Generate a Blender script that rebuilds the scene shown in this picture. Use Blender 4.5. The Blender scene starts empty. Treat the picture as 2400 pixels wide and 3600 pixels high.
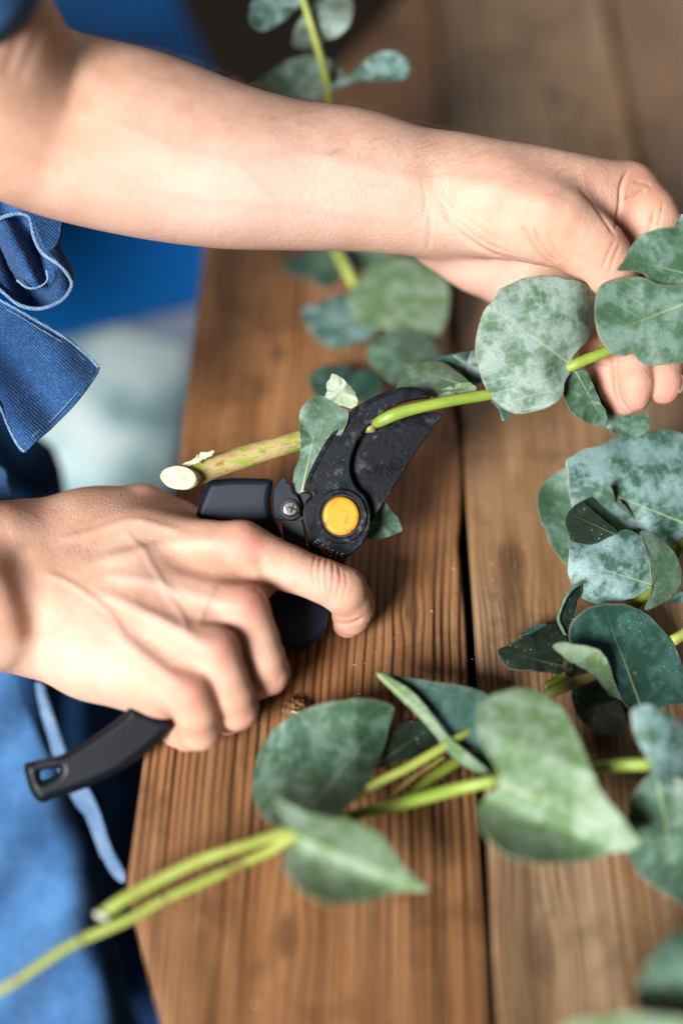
import bpy, bmesh, math, random
import numpy as np
from mathutils import Vector, Matrix

random.seed(7)
rng = np.random.default_rng(7)
scene = bpy.context.scene
col = scene.collection

# ------------------------------------------------------------------ camera
TABLE_Z = 0.75
PITCH = math.radians(49.0)
FOC = 0.55                      # focus distance (m)
FPX = 5000.0                    # focal length in photo pixels (50 mm on 36 mm)
CAM_H = 0.455                   # camera height over the table top
CAM = Vector((0.0, 0.0, TABLE_Z + CAM_H))
RIGHT = Vector((1, 0, 0))
UP = Vector((0, math.sin(PITCH), math.cos(PITCH)))
BACK = Vector((0, -math.cos(PITCH), math.sin(PITCH)))

cd = bpy.data.cameras.new('camera')
cam = bpy.data.objects.new('camera', cd)
col.objects.link(cam)
cam.location = CAM
cam.rotation_euler = (math.pi / 2 - PITCH, 0, 0)
cd.sensor_fit = 'VERTICAL'
cd.sensor_height = 36.0
cd.sensor_width = 24.0
cd.lens = 50.0
cd.clip_start = 0.01
cd.clip_end = 100
cd.dof.use_dof = True
cd.dof.focus_distance = FOC
cd.dof.aperture_fstop = 1.75
cd.dof.aperture_blades = 9
scene.camera = cam

# ------------------------------------------------------------------ light
world = bpy.data.worlds.new('World')
scene.world = world
world.use_nodes = True
bg = world.node_tree.nodes['Background']
bg.inputs[0].default_value = (0.92, 0.96, 1.0, 1)
bg.inputs[1].default_value = 0.042


def area(name, loc, target, size, power, color):
    l = bpy.data.lights.new(name, 'AREA')
    l.shape = 'DISK'
    l.size = size
    l.energy = power
    l.color = color
    o = bpy.data.objects.new(name, l)
    col.objects.link(o)
    o.location = loc
    d = Vector(target) - Vector(loc)
    o.rotation_euler = d.to_track_quat('-Z', 'Y').to_euler()
    return o


area('window_light', (-1.95, -2.45, 2.95), (0.0, 0.42, 0.8), 1.5, 430, (1.0, 0.98, 0.965))
area('far_window_light', (0.9, 2.6, 1.9), (0.1, 0.5, 0.78), 1.1, 13, (1.0, 0.95, 0.88))

scene.view_settings.view_transform = 'Standard'
scene.view_settings.look = 'None'
scene.view_settings.exposure = 0.0
scene.view_settings.gamma = 1.0
scene.view_settings.use_curve_mapping = False
scene.cycles.use_denoising = True
scene.cycles.max_bounces = 8


# ------------------------------------------------------------------ mapping helpers
def Pm(px, py, h=0.0):
    """photo pixel + millimetres in front of the focus plane -> world point"""
    d = FOC - h / 1000.0
    return CAM + RIGHT * ((px - 1200) / FPX * d) + UP * (-(py - 1800) / FPX * d) - BACK * d


def Parr(px, py, h):
    px, py, h = np.broadcast_arrays(np.asarray(px, float), np.asarray(py, float), np.asarray(h, float))
    d = FOC - h / 1000.0
    x = (px - 1200) / FPX * d
    y = -(py - 1800) / FPX * d
    R, U, B = np.array(RIGHT), np.array(UP), np.array(BACK)
    return np.array(CAM) + x[..., None] * R + y[..., None] * U - d[..., None] * B


def table_h(py, z=0.0):
    """mm in front of the focus plane at which row py meets height z (m) over the table"""
    v = (py - 1800) / FPX
    return (FOC - (CAM_H - z) / (math.sin(PITCH) + v * math.cos(PITCH))) * 1000.0


def Tpt(px, py, z=0.0):
    return Pm(px, py, table_h(py, z))


def cam2world(v):
    """camera-space millimetres (x right, y up, z = mm in front of focus plane)"""
    v = np.asarray(v, float) / 1000.0
    R, U, B = np.array(RIGHT), np.array(UP), np.array(BACK)
    return np.array(CAM) + v[:, :1] * R + v[:, 1:2] * U + (v[:, 2:3] - FOC) * B


def c3(px, py, h):
    d = FOC * 1000 - h
    return np.array([(px - 1200) / FPX * d, -(py - 1800) / FPX * d, h], dtype=np.float32)


# ------------------------------------------------------------------ object helpers
def thing(name, label, cat, loc=(0, 0, 0), group=None):
    o = bpy.data.objects.new(name, None)
    o.empty_display_size = 0.02
    col.objects.link(o)
    o.location = loc
    o['label'] = label
    o['category'] = cat
    if group:
        o['group'] = group
    return o


def root_loc(parent):
    p = Vector((0, 0, 0))
    while parent is not None:
        p += Vector(parent.location)
        parent = parent.parent
    return p


def mesh_obj(name, verts, faces, mat, parent=None, smooth=True, uv=None, attrs=None):
    verts = np.asarray(verts, float)
    if parent is not None:
        verts = verts - np.array(root_loc(parent))
    me = bpy.data.meshes.new(name)
    me.from_pydata(verts.tolist(), [], [list(map(int, f)) for f in faces])
    me.update()
    if smooth:
        me.polygons.foreach_set('use_smooth', [True] * len(me.polygons))
    if uv is not None:
        lay = me.uv_layers.new(name='UVMap')
        li = np.empty(len(me.loops), int)
        me.loops.foreach_get('vertex_index', li)
        lay.data.foreach_set('uv', np.asarray(uv, np.float32)[li].ravel())
    for k, a in (attrs or {}).items():
        at = me.attributes.new(k, 'FLOAT', 'POINT')
        at.data.foreach_set('value', np.asarray(a, np.float32))
    me.materials.append(mat)
    o = bpy.data.objects.new(name, me)
    col.objects.link(o)
    if parent is not None:
        o.parent = parent
    return o


def catmull(pts, n, closed=False):
    p = np.asarray(pts, float)
    if closed:
        q = np.vstack([p[-1], p, p[0], p[1]])
        segs = len(p)
    else:
        q = np.vstack([2 * p[0] - p[1], p, 2 * p[-1] - p[-2]])
        segs = len(p) - 1
    out = []
    m = 12
    for i in range(segs):
        a, b, c, d = q[i], q[i + 1], q[i + 2], q[i + 3]
        t = np.linspace(0, 1, m, endpoint=False)[:, None]
        out.append(0.5 * ((2 * b) + (-a + c) * t + (2 * a - 5 * b + 4 * c - d) * t ** 2 + (-a + 3 * b - 3 * c + d) * t ** 3))
    out = np.vstack(out + ([] if closed else [p[-1:]]))
    loop = np.vstack([out, out[:1]]) if closed else out
    L = np.concatenate([[0], np.cumsum(np.linalg.norm(np.diff(loop[:, :2], axis=0), axis=1))])
    s = np.linspace(0, L[-1], n, endpoint=not closed)
    return np.stack([np.interp(s, L, loop[:, k]) for k in range(loop.shape[1])], 1)


def Z(pts, ox, oy, sc):
    return [(ox + u * sc, oy + v * sc) for u, v in pts]


# ------------------------------------------------------------------ materials
def new_mat(name):
    m = bpy.data.materials.new(name)
    m.use_nodes = True
    nt = m.node_tree
    return m, nt, nt.nodes['Principled BSDF'], nt.nodes['Material Output']


def N(nt, t, **kw):
    n = nt.nodes.new(t)
    for k, v in kw.items():
        if k.startswith('i_'):
            n.inputs[int(k[2:]) if k[2:].isdigit() else k[2:].replace('_', ' ')].default_value = v
        else:
            setattr(n, k, v)
    return n


def noise(nt, vec, scale, detail=4, rough=0.55, lac=2.0):
    n = N(nt, 'ShaderNodeTexNoise')
    n.inputs['Scale'].default_value = scale
    n.inputs['Detail'].default_value = detail
    n.inputs['Roughness'].default_value = rough
    if vec is not None:
        nt.links.new(vec, n.inputs['Vector'])
    return n.outputs['Fac']


def ramp(nt, fac, stops):
    r = N(nt, 'ShaderNodeValToRGB')
    el = r.color_ramp.elements
    while len(el) < len(stops):
        el.new(0.5)
    for e, (p, c) in zip(el, stops):
        e.position = p
        e.color = (c, c, c, 1) if isinstance(c, (int, float)) else (*c, 1)
    nt.links.new(fac, r.inputs[0])
    return r.outputs[0]


def mix(nt, fac, a, b, mode='MIX'):
    m = N(nt, 'ShaderNodeMix', data_type='RGBA', blend_type=mode)
    for sock, v in ((m.inputs[0], fac), (m.inputs[6], a), (m.inputs[7], b)):
        if hasattr(v, 'is_linked'):
            nt.links.new(v, sock)
        elif isinstance(v, (int, float)):
            sock.default_value = v
        else:
            sock.default_value = (*v, 1)
    return m.outputs[2]


def math_n(nt, op, a, b=None, c=None):
    m = N(nt, 'ShaderNodeMath', operation=op)
    for i, v in enumerate((a, b, c)):
        if v is None:
            continue
        if hasattr(v, 'is_linked'):
            nt.links.new(v, m.inputs[i])
        else:
            m.inputs[i].default_value = v
    return m.outputs[0]


def bump(nt, bsdf, height, strength, dist):
    b = N(nt, 'ShaderNodeBump')
    b.inputs['Strength'].default_value = strength
    b.inputs['Distance'].default_value = dist
    nt.links.new(height, b.inputs['Height'])
    nt.links.new(b.outputs[0], bsdf.inputs['Normal'])
    return b


def objco(nt):
    return N(nt, 'ShaderNodeTexCoord').outputs['Object']


def attr(nt, name):
    return N(nt, 'ShaderNodeAttribute', attribute_name=name).outputs['Fac']


def mapping(nt, vec, scale=(1, 1, 1), rot=(0, 0, 0), loc=(0, 0, 0)):
    m = N(nt, 'ShaderNodeMapping')
    m.inputs['Scale'].default_value = scale
    m.inputs['Rotation'].default_value = rot
    m.inputs['Location'].default_value = loc
    nt.links.new(vec, m.inputs['Vector'])
    return m.outputs[0]


def leaf_mat(name, green, bloom, bloom_amt=0.5, rough=0.5, rim=(0.30, 0.26, 0.16), vein=(0.42, 0.5, 0.22), speck=0.5, trans=0.12, spec=0.45):
    m, nt, b, out = new_mat(name)
    co = objco(nt)
    n1 = noise(nt, co, 120, 4, 0.6)
    n2 = noise(nt, co, 420, 3, 0.6)
    f = math_n(nt, 'ADD', math_n(nt, 'MULTIPLY', n1, 0.72), math_n(nt, 'MULTIPLY', n2, 0.28))
    w = 0.07
    c = 0.5 + (0.5 - bloom_amt) * 0.26
    fac = ramp(nt, f, [(c - w, 0.0), (c + w, 1.0)])
    base = mix(nt, fac, green, bloom)
    n3 = noise(nt, co, 1500, 2)
    base = mix(nt, ramp(nt, n3, [(0.45, 0.0), (0.7, 0.35)]), base, tuple(x * 0.7 for x in green))
    hue = noise(nt, co, 22, 2)
    base = mix(nt, math_n(nt, 'MULTIPLY', hue, 0.45), base, tuple(x * y for x, y in zip(green, (1.5, 1.25, 0.8))))
    # veins from the leaf's own axes
    uv = N(nt, 'ShaderNodeTexCoord').outputs['UV']
    sx = N(nt, 'ShaderNodeSeparateXYZ')
    nt.links.new(uv, sx.inputs[0])
    s, wv = sx.outputs[0], sx.outputs[1]
    aw = math_n(nt, 'ABSOLUTE', wv)
    wob = math_n(nt, 'MULTIPLY', math_n(nt, 'SUBTRACT', noise(nt, co, 40, 2), 0.5), 0.05)
    wid = math_n(nt, 'MULTIPLY_ADD', s, -0.008, 0.009)
    mid = math_n(nt, 'LESS_THAN', math_n(nt, 'ABSOLUTE', math_n(nt, 'ADD', wv, math_n(nt, 'MULTIPLY', wob, s))), wid)
    mid = math_n(nt, 'MULTIPLY', mid, math_n(nt, 'GREATER_THAN', s, 0.0))
    ph = math_n(nt, 'ADD', math_n(nt, 'MULTIPLY_ADD', s, 7.0, wob), math_n(nt, 'MULTIPLY', aw, -6.0))
    ph = math_n(nt, 'ADD', ph, math_n(nt, 'MULTIPLY', noise(nt, co, 60, 2), 0.7))
    fr = math_n(nt, 'ABSOLUTE', math_n(nt, 'SUBTRACT', math_n(nt, 'FRACT', ph), 0.5))
    sec = ramp(nt, fr, [(0.0, 1.0), (0.045, 0.0)])
    sec = math_n(nt, 'MULTIPLY', sec, ramp(nt, noise(nt, co, 55, 2), [(0.42, 0.0), (0.62, 0.55)]))
    base = mix(nt, math_n(nt, 'MULTIPLY', sec, 0.8), base, tuple(min(1, x * 1.35) for x in bloom))
    base = mix(nt, math_n(nt, 'MULTIPLY', mid, math_n(nt, 'MULTIPLY_ADD', s, -0.7, 0.75)), base, vein)
    # specks of dust
    vo = N(nt, 'ShaderNodeTexVoronoi')
    vo.inputs['Scale'].default_value = 620
    nt.links.new(co, vo.inputs['Vector'])
    sp = math_n(nt, 'LESS_THAN', vo.outputs['Distance'], 0.13)
    sp = math_n(nt, 'MULTIPLY', sp, ramp(nt, noise(nt, co, 120, 2), [(0.5, 0.0), (0.62, speck)]))
    base = mix(nt, sp, base, (0.62, 0.66, 0.58))
    vo2 = N(nt, 'ShaderNodeTexVoronoi')
    vo2.inputs['Scale'].default_value = 85
    nt.links.new(co, vo2.inputs['Vector'])
    br = math_n(nt, 'LESS_THAN', vo2.outputs['Distance'], 0.07)
    base = mix(nt, math_n(nt, 'MULTIPLY', br, 0.45), base, (0.30, 0.19, 0.10))
    base = mix(nt, ramp(nt, attr(nt, 'rim'), [(0.955, 0.0), (0.985, 0.28)]), base, rim)
    nt.links.new(base, b.inputs['Base Color'])
    b.inputs['Roughness'].default_value = rough
    b.inputs['Specular IOR Level'].default_value = spec
    hb = math_n(nt, 'ADD', math_n(nt, 'MULTIPLY', sec, 0.5), math_n(nt, 'ADD', mid, math_n(nt, 'MULTIPLY', n2, 0.8)))
    bump(nt, b, hb, 0.35, 0.0005)
    tr = N(nt, 'ShaderNodeBsdfTranslucent')
    nt.links.new(mix(nt, 0.5, base, (0.25, 0.42, 0.06)), tr.inputs[0])
    ms = N(nt, 'ShaderNodeMixShader')
    ms.inputs[0].default_value = trans
    nt.links.new(b.outputs[0], ms.inputs[1])
    nt.links.new(tr.outputs[0], ms.inputs[2])
    nt.links.new(ms.outputs[0], out.inputs[0])
    return m


M = {}
M['leaf_pale'] = leaf_mat('leaf_pale', (0.072, 0.145, 0.088), (0.31, 0.41, 0.39), 0.60)
M['leaf_blue'] = leaf_mat('leaf_blue', (0.036, 0.102, 0.076), (0.245, 0.385, 0.40), 0.54)
M['leaf_green'] = leaf_mat('leaf_green', (0.040, 0.100, 0.056), (0.150, 0.255, 0.215), 0.42)
M['leaf_light'] = leaf_mat('leaf_light', (0.105, 0.200, 0.088), (0.30, 0.41, 0.325), 0.46, speck=0.2, rough=0.55)
M['leaf_dark'] = leaf_mat('leaf_dark', (0.018, 0.062, 0.046), (0.055, 0.145, 0.135), 0.38, rough=0.42, speck=0.6)
M['leaf_shade'] = leaf_mat('leaf_shade', (0.009, 0.022, 0.013), (0.024, 0.046, 0.036), 0.35, rough=0.5, speck=1.0, rim=(0.12, 0.15, 0.05), vein=(0.16, 0.2, 0.08))  # dull dark leaves; also stands in for shade inside the folded leaf
M['leaf_red'] = leaf_mat('leaf_red', (0.060, 0.125, 0.075), (0.15, 0.24, 0.20), 0.4, rim=(0.16, 0.04, 0.05))
M['leaf_torn'] = leaf_mat('leaf_torn', (0.20, 0.29, 0.18), (0.36, 0.43, 0.37), 0.6, rim=(0.36, 0.16, 0.17))


def stem_mat(name, a, bcol, cnt=(0.2, 0.08, 0.03), dark=0.0):
    m, nt, b, out = new_mat(name)
    co = objco(nt)
    n1 = noise(nt, mapping(nt, co, (0.35, 1, 1)), 160, 4)
    base = mix(nt, ramp(nt, n1, [(0.38, 0.0), (0.62, 1.0)]), a, bcol)
    n2 = noise(nt, co, 90, 3)
    base = mix(nt, ramp(nt, n2, [(0.60 - dark, 0.0), (0.72 - dark, 0.8)]), base, cnt)
    nt.links.new(base, b.inputs['Base Color'])
    b.inputs['Roughness'].default_value = 0.42
    b.inputs['Subsurface Weight'].default_value = 0.08
    b.inputs['Subsurface Radius'].default_value = (0.6, 1.0, 0.2)
    b.inputs['Subsurface Scale'].default_value = 0.002
    bump(nt, b, noise(nt, co, 900, 3), 0.3, 0.0004)
    return m


M['stem_green'] = stem_mat('stem_green', (0.20, 0.305, 0.036), (0.28, 0.38, 0.055), (0.16, 0.17, 0.04), 0.02)
M['stem_lime'] = stem_mat('stem_lime', (0.31, 0.38, 0.07), (0.40, 0.46, 0.11), (0.19, 0.15, 0.05), 0.03)
M['stem_brown'] = stem_mat('stem_brown', (0.22, 0.24, 0.04), (0.30, 0.22, 0.08), (0.17, 0.065, 0.03), 0.08)
M['stem_olive'] = stem_mat('stem_olive', (0.10, 0.15, 0.015), (0.16, 0.20, 0.02), (0.07, 0.09, 0.015), 0.0)


def woody_mat():
    m, nt, b, out = new_mat('stem_woody')
    uv = N(nt, 'ShaderNodeTexCoord').outputs['UV']
    co = objco(nt)
    n1 = noise(nt, mapping(nt, uv, (2.2, 7.0, 1)), 2.0, 4, 0.6)
    base = ramp(nt, n1, [(0.30, (0.20, 0.11, 0.045)), (0.42, (0.42, 0.34, 0.10)), (0.52, (0.50, 0.40, 0.17)), (0.64, (0.42, 0.25, 0.13))])
    g = noise(nt, mapping(nt, uv, (1.5, 5.0, 1), loc=(3.3, 1.7, 0)), 2.0, 2, 0.5)
    base = mix(nt, ramp(nt, g, [(0.56, 0.0), (0.62, 0.85)]), base, (0.25, 0.38, 0.03))
    base = mix(nt, ramp(nt, noise(nt, co, 450, 3), [(0.62, 0.0), (0.7, 0.5)]), base, (0.55, 0.47, 0.30))
    nt.links.new(base, b.inputs['Base Color'])
    b.inputs['Roughness'].default_value = 0.5
    bump(nt, b, noise(nt, mapping(nt, uv, (8, 60, 1)), 3, 4), 0.5, 0.0006)
    return m


M['stem_woody'] = woody_mat()


def plain_mat(name, color, rough=0.5, spec=0.5, metal=0.0, nscale=60, namt=0.15, bumpd=0.0, bscale=900, dust=0.0, dustcol=(0.35, 0.36, 0.38), dscale=180):
    m, nt, b, out = new_mat(name)
    co = objco(nt)
    n1 = noise(nt, co, nscale, 4)
    base = mix(nt, math_n(nt, 'MULTIPLY', n1, namt * 2), color, tuple(min(1, x * 1.7 + 0.004) for x in color))
    if dust:
        d = noise(nt, co, dscale, 5, 0.7)
        d2 = noise(nt, co, 55, 3, 0.6)
        base = mix(nt, math_n(nt, 'MULTIPLY', ramp(nt, d, [(0.53, 0.0), (0.66, dust)]), ramp(nt, d2, [(0.4, 0.0), (0.6, 1.0)])), base, dustcol)
        vo = N(nt, 'ShaderNodeTexVoronoi')
        vo.inputs['Scale'].default_value = 480
        nt.links.new(co, vo.inputs['Vector'])
        sp = math_n(nt, 'LESS_THAN', vo.outputs['Distance'], 0.13)
        base = mix(nt, math_n(nt, 'MULTIPLY', sp, ramp(nt, noise(nt, co, 140, 2), [(0.5, 0.0), (0.6, dust)])), base, dustcol)
        rr = ramp(nt, noise(nt, co, 130, 4), [(0.35, rough - 0.1), (0.65, min(1, rough + 0.22))])
        nt.links.new(rr, b.inputs['Roughness'])
    else:
        b.inputs['Roughness'].default_value = rough
    nt.links.new(base, b.inputs['Base Color'])
    b.inputs['Specular IOR Level'].default_value = spec
    b.inputs['Metallic'].default_value = metal
    if bumpd:
        bump(nt, b, noise(nt, co, bscale, 4), 0.5, bumpd)
    return m


M['blade'] = plain_mat('blade_coating', (0.0025, 0.0045, 0.0075), 0.40, 0.20, dust=0.8, dustcol=(0.12, 0.13, 0.145), bumpd=0.0002, bscale=700)
M['blade_dirty'] = plain_mat('blade_worn', (0.0025, 0.0038, 0.006), 0.45, 0.18, dust=0.9, dustcol=(0.075, 0.08, 0.09), bumpd=0.0003, bscale=500, dscale=90)
M['handle'] = plain_mat('handle_plastic', (0.0035, 0.009, 0.019), 0.46, 0.28, bumpd=0.00012, bscale=2500)
M['rubber'] = plain_mat('handle_rubber', (0.003, 0.005, 0.008), 0.42, 0.22, bumpd=0.0001)
M['orange'] = plain_mat('orange_plastic', (0.78, 0.27, 0.008), 0.42, 0.5, nscale=70, namt=0.10, dust=0.85, dustcol=(0.16, 0.06, 0.010), dscale=200)
M['screw'] = plain_mat('screw_steel', (0.62, 0.62, 0.60), 0.22, 0.5, metal=1.0, bumpd=0.0001)
M['black'] = plain_mat('black_steel', (0.004, 0.005, 0.007), 0.4, 0.5)
M['print'] = plain_mat('engraved_print', (0.22, 0.225, 0.21), 0.6, 0.2)
M['cut'] = plain_mat('cut_wood', (0.40, 0.42, 0.29), 0.6, 0.3, nscale=400, namt=0.12, bumpd=0.0004, bscale=700)
M['pith'] = plain_mat('pith', (0.42, 0.38, 0.20), 0.8, 0.2)
M['blue'] = plain_mat('blue_plastic', (0.0, 0.105, 0.37), 0.5, 0.3, nscale=4)
M['floor'] = plain_mat('dark_floor', (0.012, 0.0075, 0.005), 0.7, 0.2, nscale=5)
M['chip'] = plain_mat('bark', (0.16, 0.08, 0.035), 0.8, 0.2, nscale=500, namt=0.5, bumpd=0.001, bscale=900)
M['chip_dark'] = plain_mat('bark_dark', (0.012, 0.010, 0.010), 0.4, 0.5, nscale=500, namt=0.5, bumpd=0.001, bscale=900)


def pattern_mat():
    m, nt, b, out = new_mat('mottled_cloth')
    co = objco(nt)
    n = noise(nt, co, 22, 2)
    base = ramp(nt, n, [(0.40, (0.15, 0.245, 0.265)), (0.50, (0.26, 0.40, 0.41)), (0.60, (0.43, 0.53, 0.53))])
    nt.links.new(base, b.inputs['Base Color'])
    b.inputs['Roughness'].default_value = 0.8
    return m


M['pattern'] = pattern_mat()
M['greyrim'] = plain_mat('grey_edge', (0.17, 0.22, 0.30), 0.6, 0.3)


def denim_mat(name, dark, light, amt=0.5):
    m, nt, b, out = new_mat(name)
    co = objco(nt)
    big = noise(nt, co, 28, 4, 0.6)
    wv = N(nt, 'ShaderNodeTexWave', wave_type='BANDS', bands_direction='DIAGONAL')
    wv.inputs['Scale'].default_value = 400
    wv.inputs['Distortion'].default_value = 3.0
    wv.inputs['Detail'].default_value = 2
    wv.inputs['Detail Scale'].default_value = 3
    nt.links.new(mapping(nt, co, (1, 0.8, 0.8), (0.3, 0.2, 0.35)), wv.inputs['Vector'])
    fine = noise(nt, co, 900, 3, 0.7)
    f = math_n(nt, 'MULTIPLY_ADD', wv.outputs['Fac'], 0.22, math_n(nt, 'MULTIPLY_ADD', fine, 0.50, math_n(nt, 'MULTIPLY', big, 0.55)))
    base = mix(nt, ramp(nt, f, [(0.70 - amt * 0.3, 0.0), (1.0 - amt * 0.3, 1.0)]), dark, light)
    nt.links.new(base, b.inputs['Base Color'])
    b.inputs['Roughness'].default_value = 0.85
    b.inputs['Specular IOR Level'].default_value = 0.15
    b.inputs['Sheen Weight'].default_value = 0.12
    bump(nt, b, math_n(nt, 'MULTIPLY_ADD', wv.outputs['Fac'], 0.6, fine), 0.6, 0.0006)
    return m


M['denim'] = denim_mat('denim', (0.004, 0.026, 0.090), (0.040, 0.125, 0.30), 0.5)
M['denim_light'] = denim_mat('denim_worn', (0.018, 0.075, 0.20), (0.10, 0.25, 0.50), 0.55)
M['denim_navy'] = denim_mat('denim_navy', (0.009, 0.048, 0.14), (0.04, 0.15, 0.35), 0.4)
M['hem'] = denim_mat('denim_hem', (0.06, 0.14, 0.28), (0.30, 0.42, 0.58), 0.5)


def wood_mat(name, a, bcol, ringc, grey, gs):
    m, nt, b, out = new_mat(name)
    co = objco(nt)
    st = mapping(nt, co, (1, 0.06, 1))
    n1 = noise(nt, st, 120, 6, 0.65)
    n2 = noise(nt, mapping(nt, co, (1, 0.25, 1)), 14, 4, 0.6)
    base = mix(nt, ramp(nt, n1, [(0.33, 0.0), (0.67, 1.0)]), a, bcol)
    base = mix(nt, ramp(nt, n2, [(0.42, 0.0), (0.68, gs)]), base, grey)
    n3 = noise(nt, mapping(nt, co, (1, 0.5, 1)), 320, 5, 0.7)
    base = mix(nt, ramp(nt, n3, [(0.60, 0.0), (0.74, 0.45)]), base, tuple(x * 0.35 for x in a))
    base = mix(nt, math_n(nt, 'MULTIPLY', attr(nt, 'groove'), 0.95), base, ringc)
    fl = noise(nt, mapping(nt, co, (1, 0.35, 1)), 520, 3, 0.6)
    base = mix(nt, ramp(nt, fl, [(0.66, 0.0), (0.74, 0.55)]), base, tuple(min(1, x * 1.6) for x in bcol))
    sk = noise(nt, mapping(nt, co, (1, 0.10, 1), loc=(0.3, 0.7, 0)), 48, 5, 0.7)
    base = mix(nt, ramp(nt, sk, [(0.52, 0.0), (0.66, 0.7)]), base, tuple(x * 0.38 for x in a))
    st2 = noise(nt, co, 26, 4, 0.65)
    base = mix(nt, ramp(nt, st2, [(0.53, 0.0), (0.70, 0.75)]), base, tuple(x * 0.45 for x in a))
    nt.links.new(base, b.inputs['Base Color'])
    nt.links.new(ramp(nt, n1, [(0.3, 0.46), (0.7, 0.66)]), b.inputs['Roughness'])
    b.inputs['Specular IOR Level'].default_value = 0.35
    bump(nt, b, math_n(nt, 'ADD', math_n(nt, 'MULTIPLY', n1, 0.8), math_n(nt, 'MULTIPLY', n3, 0.7)), 0.7, 0.0009)
    return m


M['wood_a'] = wood_mat('wood_red', (0.205, 0.086, 0.030), (0.365, 0.172, 0.068), (0.026, 0.010, 0.005), (0.28, 0.158, 0.085), 0.6)
M['wood_b'] = wood_mat('wood_grey', (0.195, 0.100, 0.042), (0.335, 0.198, 0.098), (0.032, 0.014, 0.008), (0.37, 0.255, 0.155), 0.85)
M['wood_c'] = wood_mat('wood_dark', (0.140, 0.070, 0.032), (0.250, 0.14, 0.070), (0.02, 0.010, 0.006), (0.20, 0.13, 0.08), 0.6)


def skin_mat():
    m, nt, b, out = new_mat('skin')
    co = objco(nt)
    n1 = noise(nt, co, 60, 4, 0.6)
    n2 = noise(nt, co, 260, 4, 0.65)
    base = mix(nt, ramp(nt, n1, [(0.36, 0.0), (0.66, 1.0)]), (0.555, 0.312, 0.212), (0.65, 0.405, 0.300))
    base = mix(nt, ramp(nt, n2, [(0.45, 0.0), (0.75, 0.35)]), base, (0.64, 0.35, 0.26))
    base = mix(nt, math_n(nt, 'MULTIPLY', attr(nt, 'blush'), 0.75), base, (0.60, 0.235, 0.18))
    base = mix(nt, math_n(nt, 'MULTIPLY', attr(nt, 'pale'), 0.7), base, (0.80, 0.60, 0.52))
    n4 = noise(nt, co, 900, 3, 0.6)
    base = mix(nt, ramp(nt, n4, [(0.5, 0.0), (0.75, 0.30)]), base, (0.55, 0.27, 0.19))
    base = mix(nt, math_n(nt, 'MULTIPLY', attr(nt, 'vein'), 0.5), base, (0.42, 0.33, 0.29))
    base = mix(nt, math_n(nt, 'MULTIPLY', attr(nt, 'tan'), 0.8), base, (0.40, 0.21, 0.125))
    vo = N(nt, 'ShaderNodeTexVoronoi')
    vo.inputs['Scale'].default_value = 42
    nt.links.new(co, vo.inputs['Vector'])
    sp = math_n(nt, 'LESS_THAN', vo.outputs['Distance'], 0.035)
    base = mix(nt, math_n(nt, 'MULTIPLY', sp, 0.4), base, (0.30, 0.13, 0.08))
    nt.links.new(base, b.inputs['Base Color'])
    b.inputs['Roughness'].default_value = 0.58
    b.inputs['Specular IOR Level'].default_value = 0.24
    b.inputs['Subsurface Weight'].default_value = 0.22
    b.inputs['Subsurface Radius'].default_value = (1.0, 0.35, 0.2)
    b.inputs['Subsurface Scale'].default_value = 0.004
    v2 = N(nt, 'ShaderNodeTexVoronoi')
    v2.inputs['Scale'].default_value = 1100
    nt.links.new(co, v2.inputs['Vector'])
    hb = math_n(nt, 'ADD', math_n(nt, 'MULTIPLY', v2.outputs['Distance'], 0.5), noise(nt, co, 420, 5, 0.65))
    bump(nt, b, hb, 0.35, 0.0007)
    return m


M['skin'] = skin_mat()
M['hair'] = plain_mat('fine_hair', (0.15, 0.09, 0.055), 0.45, 0.4)
M['nail'] = plain_mat('nail', (0.62, 0.38, 0.32), 0.25, 0.5, nscale=200, namt=0.05)

# ------------------------------------------------------------------ setting: table, floor
d0 = Tpt(1715, 3139) - Tpt(1600, 1150)
ang = math.atan2(-d0.x, -d0.y)          # direction of the boards away from the camera
DN = Vector((math.cos(ang), -math.sin(ang)))
DT = Vector((math.sin(ang), math.cos(ang)))


def st(px, py):
    p = Tpt(px, py)
    return p.x * DN.x + p.y * DN.y, p.x * DT.x + p.y * DT.y


s_left = np.mean([st(713, 882)[0], st(614, 1750)[0], st(494, 2667)[0], st(465, 2950)[0]])
s_seam = np.mean([st(1592, 1072)[0], st(1630, 1791)[0], st(1715, 3139)[0]])
s_seam2 = st(2250, 560)[0]
near_a, near_b = st(455, 3120), st(582, 3600)
far_a, far_b = st(1390, 0), st(1205, 205)

table = thing('wooden_table', 'old brown wooden table top of ridged boards under the hands and leaves', 'table', (0, 0.45, TABLE_Z))


def smooth_noise(t, seed, scale):
    r = np.random.default_rng(seed)
    n = 400
    v = r.normal(size=n)
    v = np.convolve(np.tile(v, 3), np.hanning(7) / np.hanning(7).sum(), 'same')[n:2 * n]
    return np.interp((t / scale) % n, np.arange(n), v)


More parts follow.
